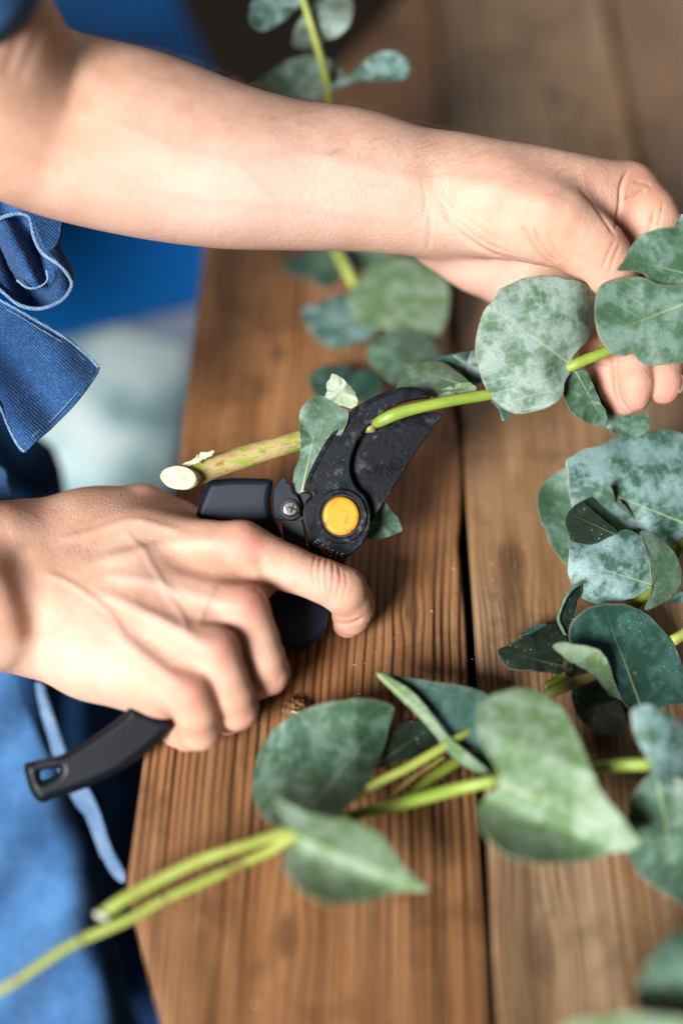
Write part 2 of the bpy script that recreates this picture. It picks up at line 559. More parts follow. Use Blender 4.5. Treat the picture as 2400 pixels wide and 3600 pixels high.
def board(s0, s1, t0, t1, ds, dt, mat, seed, chamfer=False, depth=0.0008, spacing=(0.0029, 0.0044), thick=0.034, notch=None, knots=()):
    r = np.random.default_rng(seed)
    ns = int((s1 - s0) / ds) + 1
    ntt = int((t1 - t0) / dt) + 1
    S, T = np.meshgrid(np.linspace(s0, s1, ns), np.linspace(t0, t1, ntt), indexing='ij')
    wander = smooth_noise(T, seed + 1, 0.09) * 0.009 + smooth_noise(T, seed + 2, 0.03) * 0.0018 + smooth_noise(T + S * 0.8, seed + 12, 0.011) * 0.0005
    wander = wander * (0.3 + (S - s0) / (s1 - s0))
    SS = S + wander + (T - t0) * 0.004
    knot = np.zeros_like(S)
    for ks, kt, kw in knots:
        e = ((S - ks) / kw) ** 2 + ((T - kt) / (kw * 1.9)) ** 2
        SS = SS - (S - ks) * 0.75 * np.exp(-e * 0.35)
        knot = np.maximum(knot, np.clip(1.25 - e, 0, 0.8))
    pos = []
    x = s0 - 0.05
    while x < s1 + 0.05:
        pos.append((x, r.uniform(0.5, 1.0), r.uniform(0.00038, 0.00085)))
        x += r.uniform(*spacing) * (0.85 + 0.3 * abs(math.sin(x * 55)))
    G = np.zeros_like(S)
    for p, a, w in pos:
        G = np.maximum(G, a * np.exp(-((SS - p) / w) ** 2))
    mod = np.clip(0.85 + 0.5 * smooth_noise(T * 1.0 + S * 0.6, seed + 3, 0.025), 0.15, 1.15)
    mod *= np.clip(0.9 + 0.4 * smooth_noise(S, seed + 5, 0.012), 0.45, 1.1)
    G = np.clip(np.maximum(G * mod, knot * (0.7 + 0.3 * np.sin(SS * 9000))), 0, 1)
    Zz = -depth * G + 0.00025 * smooth_noise(T + 7 * S, seed + 4, 0.02)
    left = np.full(ntt, s0)
    tt = T[0]
    if chamfer:
        # clipped corners at both ends of the outer board
        k1 = (near_b[0] - near_a[0]) / (near_b[1] - near_a[1])
        left = np.maximum(left, np.where(tt < near_a[1], s0 + (tt - near_a[1]) * k1, s0))
        k2 = (far_a[0] - far_b[0]) / (far_a[1] - far_b[1])
        lf = far_a[0] + (tt - far_a[1]) * k2
        left = np.maximum(left, lf)
        left = np.minimum(left, s1 - 0.001)
    right = np.full(ntt, s1)
    right += smooth_noise(tt, seed + 9, 0.012) * 0.0012
    if chamfer:
        left = left + smooth_noise(tt, seed + 8, 0.02) * 0.0006
    if notch:
        for tc, wd, amp in notch:
            right -= amp * np.exp(-((tt - tc) / wd) ** 2)
    Sx = np.clip(S, left[None, :], right[None, :])
    ed = np.minimum(Sx - left[None, :], right[None, :] - Sx)
    rr = 0.003
    Zz -= np.where(ed < rr, rr - np.sqrt(np.clip(rr ** 2 - (rr - ed) ** 2, 0, None)), 0) * 0.8
    V = np.stack([Sx, T, Zz], -1).reshape(-1, 3)
    idx = np.arange(ns * ntt).reshape(ns, ntt)
    F = np.stack([idx[:-1, :-1], idx[1:, :-1], idx[1:, 1:], idx[:-1, 1:]], -1).reshape(-1, 4)
    # drop fully collapsed cells
    sx = Sx.reshape(-1)
    keep = ~((np.abs(sx[F[:, 0]] - sx[F[:, 1]]) < 1e-9) & (np.abs(sx[F[:, 2]] - sx[F[:, 3]]) < 1e-9))
    F = F[keep]
    # skirt
    base = len(V)
    rim = np.concatenate([idx[0, :], idx[1:, -1], idx[-1, ::-1][1:], idx[::-1, 0][1:-1]])
    low = V[rim].copy()
    low[:, 2] = -thick
    V = np.vstack([V, low])
    n = len(rim)
    sk = [(rim[i], base + i, base + (i + 1) % n, rim[(i + 1) % n]) for i in range(n)]
    F = F.tolist() + [tuple(map(int, q)) for q in sk]
    g = np.concatenate([G.reshape(-1), np.zeros(n)])
    me = bpy.data.meshes.new('board')
    me.from_pydata(V.tolist(), [], F)
    me.update()
    me.polygons.foreach_set('use_smooth', [True] * len(me.polygons))
    at = me.attributes.new('groove', 'FLOAT', 'POINT')
    at.data.foreach_set('value', g.astype(np.float32))
    me.materials.append(mat)
    o = bpy.data.objects.new('board', me)
    col.objects.link(o)
    o.parent = table
    o.rotation_euler = (0, 0, -ang)
    o.location = -Vector(table.location) + Vector((0, 0, TABLE_Z))
    return o


tn = st(1630, 1910)[1]
t_near = st(600, 3600)[1] - 0.12
t_far = max(far_a[1], st(1500, 0)[1]) + 0.05
gap = 0.0009
b1 = board(s_left, s_seam - gap, t_near, t_far, 0.00034, 0.005, M['wood_a'], 11, chamfer=True, notch=[(tn, 0.011, 0.0018), (tn - 0.02, 0.016, 0.0010)], knots=[(*st(1010, 3290), 0.0045), (*st(980, 1240), 0.004), (*st(1450, 2150), 0.003)])
b2 = board(s_seam + gap, s_seam2 - gap, t_near, t_far + 0.25, 0.0005, 0.005, M['wood_b'], 23, depth=0.0005, spacing=(0.0014, 0.0040), knots=[(*st(1800, 1960), 0.006), (*st(1900, 3350), 0.006), (*st(1950, 330), 0.008)])
b3 = board(s_seam2 + gap, s_seam2 + 0.115, t_near, t_far + 0.25, 0.0009, 0.008, M['wood_c'], 37, depth=0.0004, spacing=(0.002, 0.0042))
# batten under the boards closes the gaps
bt = [(s_left + 0.02, t_near + 0.16), (s_seam2 + 0.10, t_near + 0.16), (s_seam2 + 0.10, t_far - 0.20), (s_left + 0.02, t_far - 0.20)]


def box_on(name, quad, z0, z1, mat, parent):
    v = []
    for z in (z0, z1):
        for s, t in quad:
            v.append((DN.x * s + DT.x * t, DN.y * s + DT.y * t, z))
    f = [(0, 1, 2, 3), (7, 6, 5, 4)] + [(i, i + 4, (i + 1) % 4 + 4, (i + 1) % 4) for i in range(4)]
    return mesh_obj(name, v, f, mat, parent, smooth=False)


box_on('batten', bt, TABLE_Z - 0.06, TABLE_Z - 0.0345, M['black'], table)

fl = mesh_obj('floor', [(-4, -3, 0), (4, -3, 0), (4, 5, 0), (-4, 5, 0)], [(0, 1, 2, 3)], M['floor'], smooth=False)
fl['kind'] = 'structure'

# ------------------------------------------------------------------ sheets: leaves and cloth
def sheet(name, outline, mat, parent, h0, base=None, tip=None, gx=0.0, gy=0.0, cup=0.0, fold=0.0, bend=0.0, wav=0.8,
          center=None, n=84, rings=12, thick=0.00032, dh=None, smooth_outline=True, seed=None, clear=None, jag=0.35):
    """a thin sheet with its own depth: outline in photo pixels, height field in millimetres"""
    o2 = catmull(outline, n, True) if smooth_outline else np.asarray(outline, float)
    n = len(o2)
    cxy = np.asarray(center if center is not None else o2.mean(0), float)
    base = np.asarray(base if base is not None else o2[0], float)
    tip = np.asarray(tip if tip is not None else 2 * cxy - base, float)
    ax = tip - base
    L = np.linalg.norm(ax)
    ax = ax / L
    nx = np.array([-ax[1], ax[0]])
    r = np.random.default_rng(seed if seed is not None else int(abs(cxy[0] * 7 + cxy[1] * 13)) % 99991)
    # slightly uneven margin
    jit = np.convolve(np.tile(r.normal(size=n), 3), np.ones(3) / 3, 'same')[n:2 * n] * jag * 5
    dirs = (o2 - cxy) / np.maximum(np.linalg.norm(o2 - cxy, axis=1, keepdims=True), 1)
    o2 = o2 + dirs * jit[:, None]
    ts = np.concatenate([np.linspace(0, 0.95, rings)[1:], [0.975, 1.0]])
    pts = [cxy[None]]
    tv = [np.zeros(1)]
    for t in ts:
        pts.append(cxy + (o2 - cxy) * t)
        tv.append(np.full(n, t))
    pts = np.vstack(pts)
    tv = np.concatenate(tv)
    rel = pts - base
    s = rel @ ax / L
    w = rel @ nx / L
    ph = r.uniform(0, 6.28, 4)
    angv = np.arctan2(pts[:, 1] - cxy[1], pts[:, 0] - cxy[0])
    h = h0 + gx * (pts[:, 0] - cxy[0]) + gy * (pts[:, 1] - cxy[1])
    h = h + cup * (w / 0.5) ** 2 + fold * np.abs(w) / 0.5 + bend * ((s - 0.5) * 2) ** 2
    h = h + wav * tv ** 2 * (np.sin(3 * angv + ph[0]) + 0.6 * np.sin(5 * angv + ph[1]) + 0.3 * np.sin(9 * angv + ph[2]))
    if dh is not None:
        h = h + dh(pts[:, 0], pts[:, 1], s, w, tv)
    if clear is not None:
        h = np.maximum(h, np.array([table_h(y, clear) for y in pts[:, 1]]))
    V = Parr(pts[:, 0], pts[:, 1], h)
    F = []
    for i in range(n):
        F.append((0, 1 + (i + 1) % n, 1 + i))
    for k in range(len(ts) - 1):
        a = 1 + k * n
        for i in range(n):
            j = (i + 1) % n
            F.append((a + i, a + j, a + n + j, a + n + i))
    o = mesh_obj(name, V, F, mat, parent, uv=np.stack([s, w], 1), attrs={'rim': tv})
    md = o.modifiers.new('thickness', 'SOLIDIFY')
    md.thickness = thick
    md.offset = 0
    return o


def tube(name, path, mat, parent, sides=14, n=40, cap=True, lump=0.055, capmat=None):
    """path: (px, py, h_mm, radius_px)"""
    p = catmull(path, n) if len(path) > 2 else np.array([np.array(path[0]) * (1 - t) + np.array(path[1]) * t for t in np.linspace(0, 1, n)], float)
    C = Parr(p[:, 0], p[:, 1], p[:, 2])
    rad = p[:, 3] * (0.9 if name == 'stem' else 1.0) / FPX * (FOC - p[:, 2] / 1000)
    T = np.gradient(C, axis=0)
    T /= np.linalg.norm(T, axis=1, keepdims=True)
    B0 = np.array(BACK)
    V = []
    UVs = []
    r = np.random.default_rng(int(abs(p[0, 0] + p[0, 1] * 3)) % 9999)
    lum = smooth_noise(np.arange(n) * 1.0, int(r.integers(1, 999)), 3.0) * lump
    for i in range(n):
        a = np.cross(T[i], B0)
        a /= np.linalg.norm(a)
        b = np.cross(a, T[i])
        for k in range(sides):
            q = 2 * math.pi * k / sides
            rr = rad[i] * (1 + lum[i] + lump * math.sin(3 * q + i * 0.2))
            V.append(C[i] + (a * math.cos(q) + b * math.sin(q)) * rr)
            UVs.append((i / n * 3, k / sides))
    F = []
    for i in range(n - 1):
        for k in range(sides):
            k2 = (k + 1) % sides
            F.append((i * sides + k, i * sides + k2, (i + 1) * sides + k2, (i + 1) * sides + k))
    F.append(tuple(range(sides))[::-1])
    F.append(tuple((n - 1) * sides + k for k in range(sides)))
    return mesh_obj(name, V, F, mat, parent, uv=UVs)


# regions of the photograph the outlines were measured in
def R1(p): return Z(p, 550, 1300, .5)
def R2(p): return Z(p, 900, 1300, .5)
def R3(p): return Z(p, 900, 850, .5)
def R4(p): return Z(p, 1616, 900, .5)
def R5(p): return Z(p, 1616, 1500, .5)
def R6(p): return Z(p, 1616, 2000, .5)
def R7(p): return Z(p, 850, 2300, .5)
def R8(p): return Z(p, 1616, 2400, .5)
def Q4(p): return Z(p, 800, 2200, 1.0204)
def Q5(p): return Z(p, 0, 0, .9566)
def Q6(p): return Z(p, 0, 550, .5528)
def Q7(p): return Z(p, 0, 2300, .574)


# ------------------------------------------------------------------ the branch being cut
GB = 'eucalyptus branches on the table'
br = thing('eucalyptus_branch', 'eucalyptus branch with pale cut end, held in fingers and caught in the shears', 'branch', Pm(600, 1690, 0), GB)
tube('stem', [(648, 1676, 1, 40), (690, 1662, 1, 48), (760, 1637, -1, 47), (850, 1610, -3, 43), (960, 1576, -5, 41), (1060, 1545, -8, 39), (1150, 1520, -10, 37), (1250, 1500, -9, 33), (1310, 1492, -2, 29)],
     M['stem_woody'], br, sides=20, n=70, lump=0.035)
tube('stem', [(1312, 1494, 3, 12), (1330, 1484, 5, 22), (1370, 1464, 7, 25), (1430, 1443, 7, 24), (1520, 1422, 6, 22), (1620, 1403, 4, 22), (1720, 1386, 1, 22), (1830, 1350, -4, 22), (1950, 1305, -2, 22), (2010, 1286, 3, 23), (2060, 1264, 3, 22), (2140, 1232, 2, 21), (2260, 1180, -2, 20), (2420, 1120, -4, 18)],
     M['stem_green'], br, sides=16, n=80, lump=0.02)
# pale cut face of the stem
cf = []
cc = np.array([636 - 21, 1680])
ctr = (635, 1680)
ang_c = math.radians(8)


def disc(name, cx, cy, h, rx, ry, rot, mat, parent, dome=0.6, gx=0.0, gy=0.0, thick=0.0008, n=48):
    pts = []
    for i in range(n):
        q = 2 * math.pi * i / n
        x, y = rx * math.cos(q), ry * math.sin(q)
        pts.append((cx + x * math.cos(rot) - y * math.sin(rot), cy + x * math.sin(rot) + y * math.cos(rot)))
    return sheet(name, pts, mat, parent, h, gx=gx, gy=gy, smooth_outline=False, wav=0.15, rings=6, thick=thick,
                 dh=lambda x, y, s, w, t: dome * (1 - t ** 2), jag=0.15)


disc('cut_end', 636, 1680, 7.2, 60, 37, math.radians(7), M['cut'], br, gx=0.045, dome=0.4, thick=0.0045)
disc('cut_rim', 638, 1680, 5.6, 64, 41, math.radians(7), M['stem_woody'], br, gx=0.045, dome=0.0, thick=0.003)
disc('pith', 642, 1684, 10.2, 9, 8, 0.3, M['pith'], br, gx=0.045, dome=0.2)
sheet('bark_scar', R1([(190, 660), (240, 640), (300, 610), (320, 580), (360, 580), (400, 570), (395, 600), (350, 620), (300, 650), (250, 670), (215, 672)]), M['cut'], br, 7.0, wav=0.6, thick=0.0008, gy=-0.05, jag=1.0)

sheet('leaf', R1([(1005, 300), (1050, 230), (1110, 190), (1180, 185), (1230, 210), (1300, 260), (1350, 290), (1330, 400), (1270, 500), (1220, 600), (1170, 700), (1110, 790), (1060, 850), (1030, 862), (990, 872), (965, 850), (960, 780), (970, 710), (1000, 640), (1012, 560), (1010, 480), (1005, 400)]),
      M['leaf_green'], br, -1.5, base=(1060, 1730), tip=(1130, 1400), cup=2.5, gy=-0.004, wav=1.0)
sheet('leaf', R1([(1190, 100), (1215, 70), (1225, 40), (1240, 25), (1290, 50), (1340, 90), (1380, 140), (1410, 200), (1415, 235), (1370, 270), (1290, 250), (1240, 225), (1190, 195), (1195, 150)]),
      M['leaf_torn'], br, 3.0, base=(1250, 1430), tip=(1175, 1320), cup=-2, gy=-0.02, jag=0.5)
sheet('leaf', R2([(760, 1180), (780, 1080), (850, 990), (900, 930), (940, 980), (990, 1030), (1010, 1080), (1025, 1130), (960, 1160), (870, 1185)]),
      M['leaf_green'], br, -16, base=(1280, 1890), tip=(1410, 1860), cup=3)
sheet('leaf', R3([(1010, 950), (1030, 880), (1060, 840), (1120, 850), (1200, 845), (1280, 840), (1350, 870), (1420, 920), (1480, 970), (1530, 1030), (1450, 1040), (1300, 1060), (1220, 1090), (1140, 1110), (1040, 1100), (980, 1060)]),
      M['leaf_red'], br, -12, base=(1665, 1365), tip=(1420, 1290), cup=-4, gy=0.10, gx=0.01, wav=0.6)
sheet('leaf', R3([(1270, 825), (1400, 790), (1500, 770), (1600, 770), (1620, 900), (1560, 1010), (1500, 990), (1400, 905)]),
      M['leaf_dark'], br, -26, base=(1665, 1365), tip=(1560, 1240), cup=3)
sheet('leaf', R3([(1240, 1090), (1280, 1050), (1380, 1010), (1480, 985), (1530, 1010), (1545, 1045), (1440, 1065), (1320, 1095)]),
      M['leaf_light'], br, -8, base=(1670, 1370), tip=(1520, 1395), cup=-2)
sheet('leaf', R4([(190, 990), (240, 1040), (280, 1100), (300, 1160), (350, 1130), (360, 1100), (300, 1070), (250, 1010)]),
      M['leaf_dark'], br, -8, base=(1720, 1395), tip=(1770, 1475), wav=0.2)
sheet('leaf', R4([(785, 745), (795, 700), (840, 650), (900, 590), (940, 500), (955, 400), (960, 270), (900, 210), (820, 170), (740, 155), (690, 145), (600, 137), (530, 142), (430, 165), (350, 200), (280, 235), (240, 300), (185, 360), (150, 430), (125, 520), (105, 600), (110, 700), (135, 800), (165, 900), (210, 985), (260, 1040), (330, 1090), (430, 1112), (520, 1095), (620, 1065), (690, 1020), (725, 970), (735, 900), (765, 830), (785, 790)]),
      M['leaf_pale'], br, 10, base=(2006, 1282), tip=(1700, 1060), cup=-3, gx=0.003, bend=-2, wav=1.1, n=120, rings=22, center=(1880, 1210),
      dh=lambda x, y, s, w, t: -12 * np.clip((x - 2010) / 90, 0, 1.2) ** 2 - 6 * np.exp(-(((x - 2006) / 60) ** 2 + ((y - 1282) / 60) ** 2)))
sheet('leaf', R4([(780, 825), (800, 800), (840, 795), (890, 810), (920, 870), (950, 940), (990, 1030), (1030, 1110), (1020, 1195), (960, 1190), (890, 1170), (820, 1130), (770, 1080), (740, 1020), (725, 950), (740, 880)]),
      M['leaf_green'], br, -1, base=(2018, 1300), tip=(2130, 1500), cup=2.5, fold=0, gx=-0.01)
sheet('leaf', R4([(1022, 1190), (1000, 1120), (960, 1030), (930, 950), (900, 850), (940, 850), (1000, 950), (1080, 1060), (1180, 1120), (1260, 1110), (1320, 1105), (1340, 1170), (1330, 1220), (1280, 1260), (1200, 1280), (1120, 1265), (1060, 1230)]),
      M['leaf_green'], br, -14, base=(2060, 1310), tip=(2280, 1520), cup=2, center=(2150, 1485))
sheet('leaf', R4([(960, 260), (1000, 200), (1060, 170), (1130, 155), (1250, 145), (1330, 165), (1400, 200), (1500, 205), (1640, 210), (1720, 400), (1700, 620), (1600, 740), (1500, 755), (1440, 760), (1380, 772), (1310, 770), (1260, 740), (1210, 690), (1150, 705), (1090, 700), (1050, 670), (1000, 610), (965, 540), (945, 440), (945, 330)]),
      M['leaf_green'], br, 17, base=(2480, 1040), tip=(2110, 1180), cup=-3, gx=0.01, n=110, rings=16, center=(2270, 1140))
sheet('leaf', [(2166, 950), (2190, 915), (2217, 865), (2261, 820), (2312, 804), (2357, 798), (2420, 790), (2470, 900), (2440, 1010), (2356, 1003), (2306, 995), (2281, 985), (2261, 965), (2221, 952)],
      M['leaf_green'], br, 14, base=(2480, 980), tip=(2200, 910), cup=3, gx=-0.01)
sheet('leaf', [(2372, 800), (2385, 765), (2400, 752), (2440, 740), (2460, 800), (2420, 840)], M['leaf_pale'], br, 4, wav=0.2)

# ------------------------------------------------------------------ branch lying on the table behind the shears
b2r = thing('eucalyptus_branch', 'blurred eucalyptus sprig of round leaves lying on the boards beneath the forearm', 'branch', Tpt(1330, 1150, 0.004), GB)


def ontab(name, outline, mat, parent, z, **kw):
    c = np.mean(np.array(outline), 0)
    g = (table_h(c[1] + 50, z) - table_h(c[1] - 50, z)) / 100
    kw.setdefault('clear', 0.003)
    return sheet(name, outline, mat, parent, table_h(c[1], z), gy=kw.pop('gy', 0) + g, **kw)


ontab('leaf', R3([(370, 50), (600, -40), (1000, -40), (1000, 60), (900, 120), (780, 170), (700, 200), (600, 250), (540, 310), (470, 330), (410, 290), (390, 200)]), M['leaf_green'], b2r, 0.012, base=(1200, 930), tip=(1090, 900), cup=3)
ontab('leaf', R3([(180, 170), (260, 110), (360, 60), (420, 150), (400, 250), (300, 240), (220, 220)]), M['leaf_dark'], b2r, 0.008)
ontab('leaf', R3([(320, 470), (420, 440), (500, 400), (620, 370), (700, 450), (800, 560), (860, 620), (780, 690), (680, 730), (580, 745), (470, 720), (400, 650), (340, 570)]), M['leaf_blue'], b2r, 0.012, base=(1330, 1150), tip=(1070, 1120), cup=-4)
ontab('leaf', R3([(640, 430), (680, 320), (760, 210), (870, 130), (990, 100), (1120, 125), (1250, 190), (1330, 270), (1365, 380), (1350, 520), (1300, 640), (1240, 690), (1160, 660), (1060, 630), (960, 620), (860, 600), (760, 590), (680, 540)]), M['leaf_light'], b2r, 0.026, base=(1340, 1150), tip=(1500, 960), cup=-4)
ontab('leaf', R3([(780, 780), (840, 680), (960, 620), (1080, 620), (1200, 670), (1280, 750), (1300, 830), (1200, 900), (1060, 1000), (960, 1000), (860, 920), (800, 850)]), M['leaf_green'], b2r, 0.030, base=(1350, 1155), tip=(1440, 1330), cup=-4)
ontab('leaf', R3([(370, 950), (440, 890), (540, 865), (640, 880), (690, 940), (680, 1060), (560, 1130), (430, 1090), (385, 1020)]), M['leaf_dark'], b2r, 0.012)
ontab('leaf', R3([(680, 940), (760, 890), (830, 920), (880, 1000), (850, 1100), (740, 1130), (680, 1040)]), M['leaf_dark'], b2r, 0.014)
tube('stem', [(1180, 880, table_h(880, .022), 19), (1215, 940, table_h(940, .022), 19), (1250, 1010, table_h(1010, .018), 18), (1335, 1150, table_h(1150, .012), 17)], M['stem_lime'], b2r)

# ------------------------------------------------------------------ sprig standing behind the forearm
b3r = thing('eucalyptus_branch', 'small sprig rising behind the forearm before the dark background at the top', 'branch', Pm(1160, 400, -90), GB)
tube('stem', [(1045, -60, -60, 14), (1090, 76, -62, 15), (1124, 191, -68, 15), (1148, 287, -74, 15), (1158, 373, -80, 15), (1165, 460, -88, 15)], M['stem_lime'], b3r)
sheet('leaf', Q5([(915, 70), (925, 10), (960, -40), (1080, -60), (1110, 0), (1060, 60), (1000, 105), (960, 115), (930, 100)]), M['leaf_blue'], b3r, -60, cup=3, base=(1060, 0))
sheet('leaf', Q5([(1075, 150), (1090, 90), (1130, 40), (1170, -10), (1250, -40), (1295, 10), (1290, 80), (1250, 130), (1190, 150), (1160, 180), (1110, 180), (1080, 170)]), M['leaf_pale'], b3r, -67, cup=-3, base=(1090, 60))
sheet('leaf', Q5([(900, 340), (960, 290), (1030, 240), (1100, 210), (1170, 205), (1240, 240), (1260, 290), (1200, 340), (1130, 385), (1050, 385), (960, 360)]), M['leaf_pale'], b3r, -80, cup=-4, base=(1150, 290), tip=(880, 320))
sheet('leaf', Q5([(1215, 310), (1300, 265), (1340, 220), (1400, 190), (1460, 195), (1505, 240), (1490, 285), (1420, 300), (1330, 295), (1270, 315), (1215, 335)]), M['leaf_blue'], b3r, -70, cup=3, base=(1160, 300), tip=(1440, 230))

# ------------------------------------------------------------------ bunch at the right
b4 = thing('eucalyptus_branch', 'bunch of broad waxy leaves heaped on the boards at the right edge', 'branch', Tpt(2300, 2150, 0.004), GB)
sheet('leaf', R5([(540, 500), (560, 430), (620, 360), (700, 310), (770, 290), (900, 400), (950, 600), (900, 800), (760, 950), (740, 970), (680, 900), (630, 820), (610, 740), (575, 680), (545, 580)]),
      M['leaf_green'], b4, -26, base=(2080, 1900), tip=(1960, 1640), cup=4, gy=0.01)
sheet('leaf', R5([(740, 240), (800, 200), (850, 160), (970, 135), (1050, 90), (1120, 65), (1250, 60), (1330, 30), (1430, 20), (1568, 50), (1700, 150), (1750, 400), (1700, 700), (1568, 770), (1490, 840), (1380, 780), (1260, 740), (1100, 720), (900, 700), (800, 600), (760, 450), (755, 330)]),
      M['leaf_blue'], b4, -17, base=(2430, 1850), tip=(2010, 1680), cup=-5, gy=0.012, n=110, rings=18, wav=1.6)
sheet('leaf', R5([(740, 650), (770, 590), (840, 530), (900, 505), (925, 500), (940, 520), (960, 500), (1010, 440), (1040, 405), (1080, 460), (1090, 510), (1100, 560), (1120, 520), (1200, 610), (1265, 720), (1200, 760), (1080, 790), (1000, 820), (940, 830), (860, 825), (780, 800), (750, 720)]),
      M['leaf_red'], b4, -8, base=(2230, 1880), tip=(2060, 1740), n=130, rings=16, wav=0.5, center=(2085, 1825),
      dh=lambda x, y, s, w, t: -11 * np.exp(-((w - 0.10) / 0.16) ** 2) + 9 * np.clip(w - 0.25, 0, 1) - 14 * np.clip(-w, 0, 1))
sheet('leaf', R5([(740, 650), (770, 590), (840, 530), (900, 560), (1000, 650), (1105, 740), (1050, 775), (940, 828), (860, 825), (778, 802), (750, 720)]), M['leaf_shade'], b4, -3, base=(2160, 1880), tip=(1990, 1800), wav=0.1, gx=0.01, gy=0.05)  # dark lobe added in the fold: its shade is put into the colour
sheet('leaf', R5([(760, 950), (780, 820), (860, 825), (950, 820), (1050, 770), (1150, 725), (1230, 745), (1285, 780), (1320, 860), (1340, 960), (1345, 1080), (1350, 1120), (1250, 1190), (1170, 1220), (1080, 1240), (980, 1252), (900, 1230), (830, 1180), (780, 1110), (755, 1030)]),
      M['leaf_blue'], b4, 1, base=(2288, 2055), tip=(2010, 1970), cup=-5, wav=0.9, n=110, rings=18, bend=-2)
sheet('leaf', R5([(1265, 735), (1330, 740), (1400, 780), (1470, 840), (1530, 930), (1560, 1030), (1540, 1130), (1490, 1200), (1410, 1250), (1300, 1290), (1330, 1200), (1345, 1110), (1330, 1000), (1300, 860)]),
      M['leaf_red'], b4, 1.0, base=(2288, 2055), tip=(2270, 1870), gx=-0.055, wav=0.6)
sheet('leaf', R6([(1280, 300), (1360, 250), (1450, 230), (1568, 160), (1660, 300), (1640, 500), (1500, 520), (1440, 440), (1370, 360)]), M['leaf_blue'], b4, -22, base=(2300, 2100), tip=(2420, 2240), cup=3)
tube('stem', [(2180, 2200, -16, 24), (2225, 2130, -11, 25), (2265, 2085, -6, 24), (2288, 2055, -2, 18)], M['stem_olive'], b4)
tube('stem', [(2288, 2055, -6, 20), (2370, 1950, -16, 22), (2440, 1820, -24, 22)], M['stem_olive'], b4)
sheet('leaf', R6([(770, 400), (830, 320), (920, 260), (1060, 240), (1180, 255), (1290, 300), (1380, 380), (1450, 460), (1520, 560), (1568, 700), (1640, 850), (1640, 1000), (1450, 1040), (1300, 1000), (1200, 1000), (1120, 900), (1060, 790), (1020, 660), (950, 600), (850, 560), (770, 510)]),
      M['leaf_dark'], b4, 9, base=(2270, 2540), tip=(2120, 2130), cup=3, gy=0.03, gx=-0.03, n=110, rings=18, wav=0.8)
sheet('leaf', R6([(650, 545), (720, 515), (800, 530), (920, 550), (1000, 590), (1050, 680), (1080, 780), (1130, 890), (1200, 990), (1205, 1065), (1140, 1020), (1070, 920), (980, 800), (900, 720), (800, 670), (720, 610)]),
      M['leaf_light'], b4, 20, base=(2216, 2530), tip=(1945, 2270), gy=-0.05, gx=-0.02, wav=0.4, center=(2115, 2355), n=100)
tube('stem', [(2362, 2252, 14, 21), (2400, 2230, 14, 22), (2460, 2195, 12, 22)], M['stem_lime'], b4)

b5 = thing('eucalyptus_branch', 'dark dull sprig with reddish brown stem pressed beneath the bunch', 'branch', Tpt(2000, 2400, 0.002), GB)
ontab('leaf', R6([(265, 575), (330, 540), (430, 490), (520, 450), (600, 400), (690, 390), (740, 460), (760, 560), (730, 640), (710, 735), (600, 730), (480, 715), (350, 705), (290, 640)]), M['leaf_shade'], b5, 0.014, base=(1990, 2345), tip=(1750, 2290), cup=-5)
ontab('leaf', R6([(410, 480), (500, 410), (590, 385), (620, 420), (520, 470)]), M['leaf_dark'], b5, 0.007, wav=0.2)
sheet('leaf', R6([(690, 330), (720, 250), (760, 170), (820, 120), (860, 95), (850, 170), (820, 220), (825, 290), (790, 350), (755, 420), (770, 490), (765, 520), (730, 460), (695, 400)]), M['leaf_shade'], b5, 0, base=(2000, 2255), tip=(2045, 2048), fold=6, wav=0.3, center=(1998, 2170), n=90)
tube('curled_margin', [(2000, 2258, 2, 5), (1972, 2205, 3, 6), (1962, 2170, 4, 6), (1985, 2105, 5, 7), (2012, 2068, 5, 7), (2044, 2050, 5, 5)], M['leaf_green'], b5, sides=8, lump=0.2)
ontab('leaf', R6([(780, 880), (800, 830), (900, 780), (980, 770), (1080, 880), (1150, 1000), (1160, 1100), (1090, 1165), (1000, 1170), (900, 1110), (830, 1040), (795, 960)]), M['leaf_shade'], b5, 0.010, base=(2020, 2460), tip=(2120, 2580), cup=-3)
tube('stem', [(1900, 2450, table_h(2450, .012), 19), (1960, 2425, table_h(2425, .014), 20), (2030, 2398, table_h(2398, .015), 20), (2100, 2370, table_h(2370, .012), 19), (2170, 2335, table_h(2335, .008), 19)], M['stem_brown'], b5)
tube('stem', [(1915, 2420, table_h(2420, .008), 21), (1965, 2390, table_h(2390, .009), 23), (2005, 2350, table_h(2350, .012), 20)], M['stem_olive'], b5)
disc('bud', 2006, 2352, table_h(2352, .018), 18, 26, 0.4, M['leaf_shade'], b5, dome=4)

# ------------------------------------------------------------------ near branch at the bottom
b6 = thing('eucalyptus_branch', 'long lime stem crossing the lower left table corner, its leaves cupped', 'branch', Pm(1000, 2930, 55), GB)
tube('stem', Q7([(-60, 2090)])[:1] and [(-40, 3500, 92, 19), (60, 3448, 90, 19), (160, 3380, 87, 20), (275, 3310, 84, 19), (459, 3228, 80, 19), (574, 3165, 77, 18), (746, 3086, 73, 18), (878, 3023, 70, 19), (960, 2985, 68, 22), (1045, 2925, 66, 26)], M['stem_lime'], b6, n=90)
for nx_, ny_, nh in ((280, 3308, 84), (62, 3447, 90), (575, 3164, 77)):
    tube('node', [(nx_ - 7, ny_ + 4, nh, 21), (nx_ + 7, ny_ - 3, nh, 21)], M['stem_brown'], b6, n=5)
tube('stem', [(360, 3216, 80, 24), (436, 3160, 79, 24), (545, 3103, 77, 24), (690, 3030, 74, 23), (803, 2989, 72, 22), (900, 2960, 70, 22), (1030, 2915, 66, 22)], M['stem_lime'], b6, n=60)
disc('cut_end', 357, 3220, 82.5, 26, 12, math.radians(25), M['cut'], b6, dome=0.3)
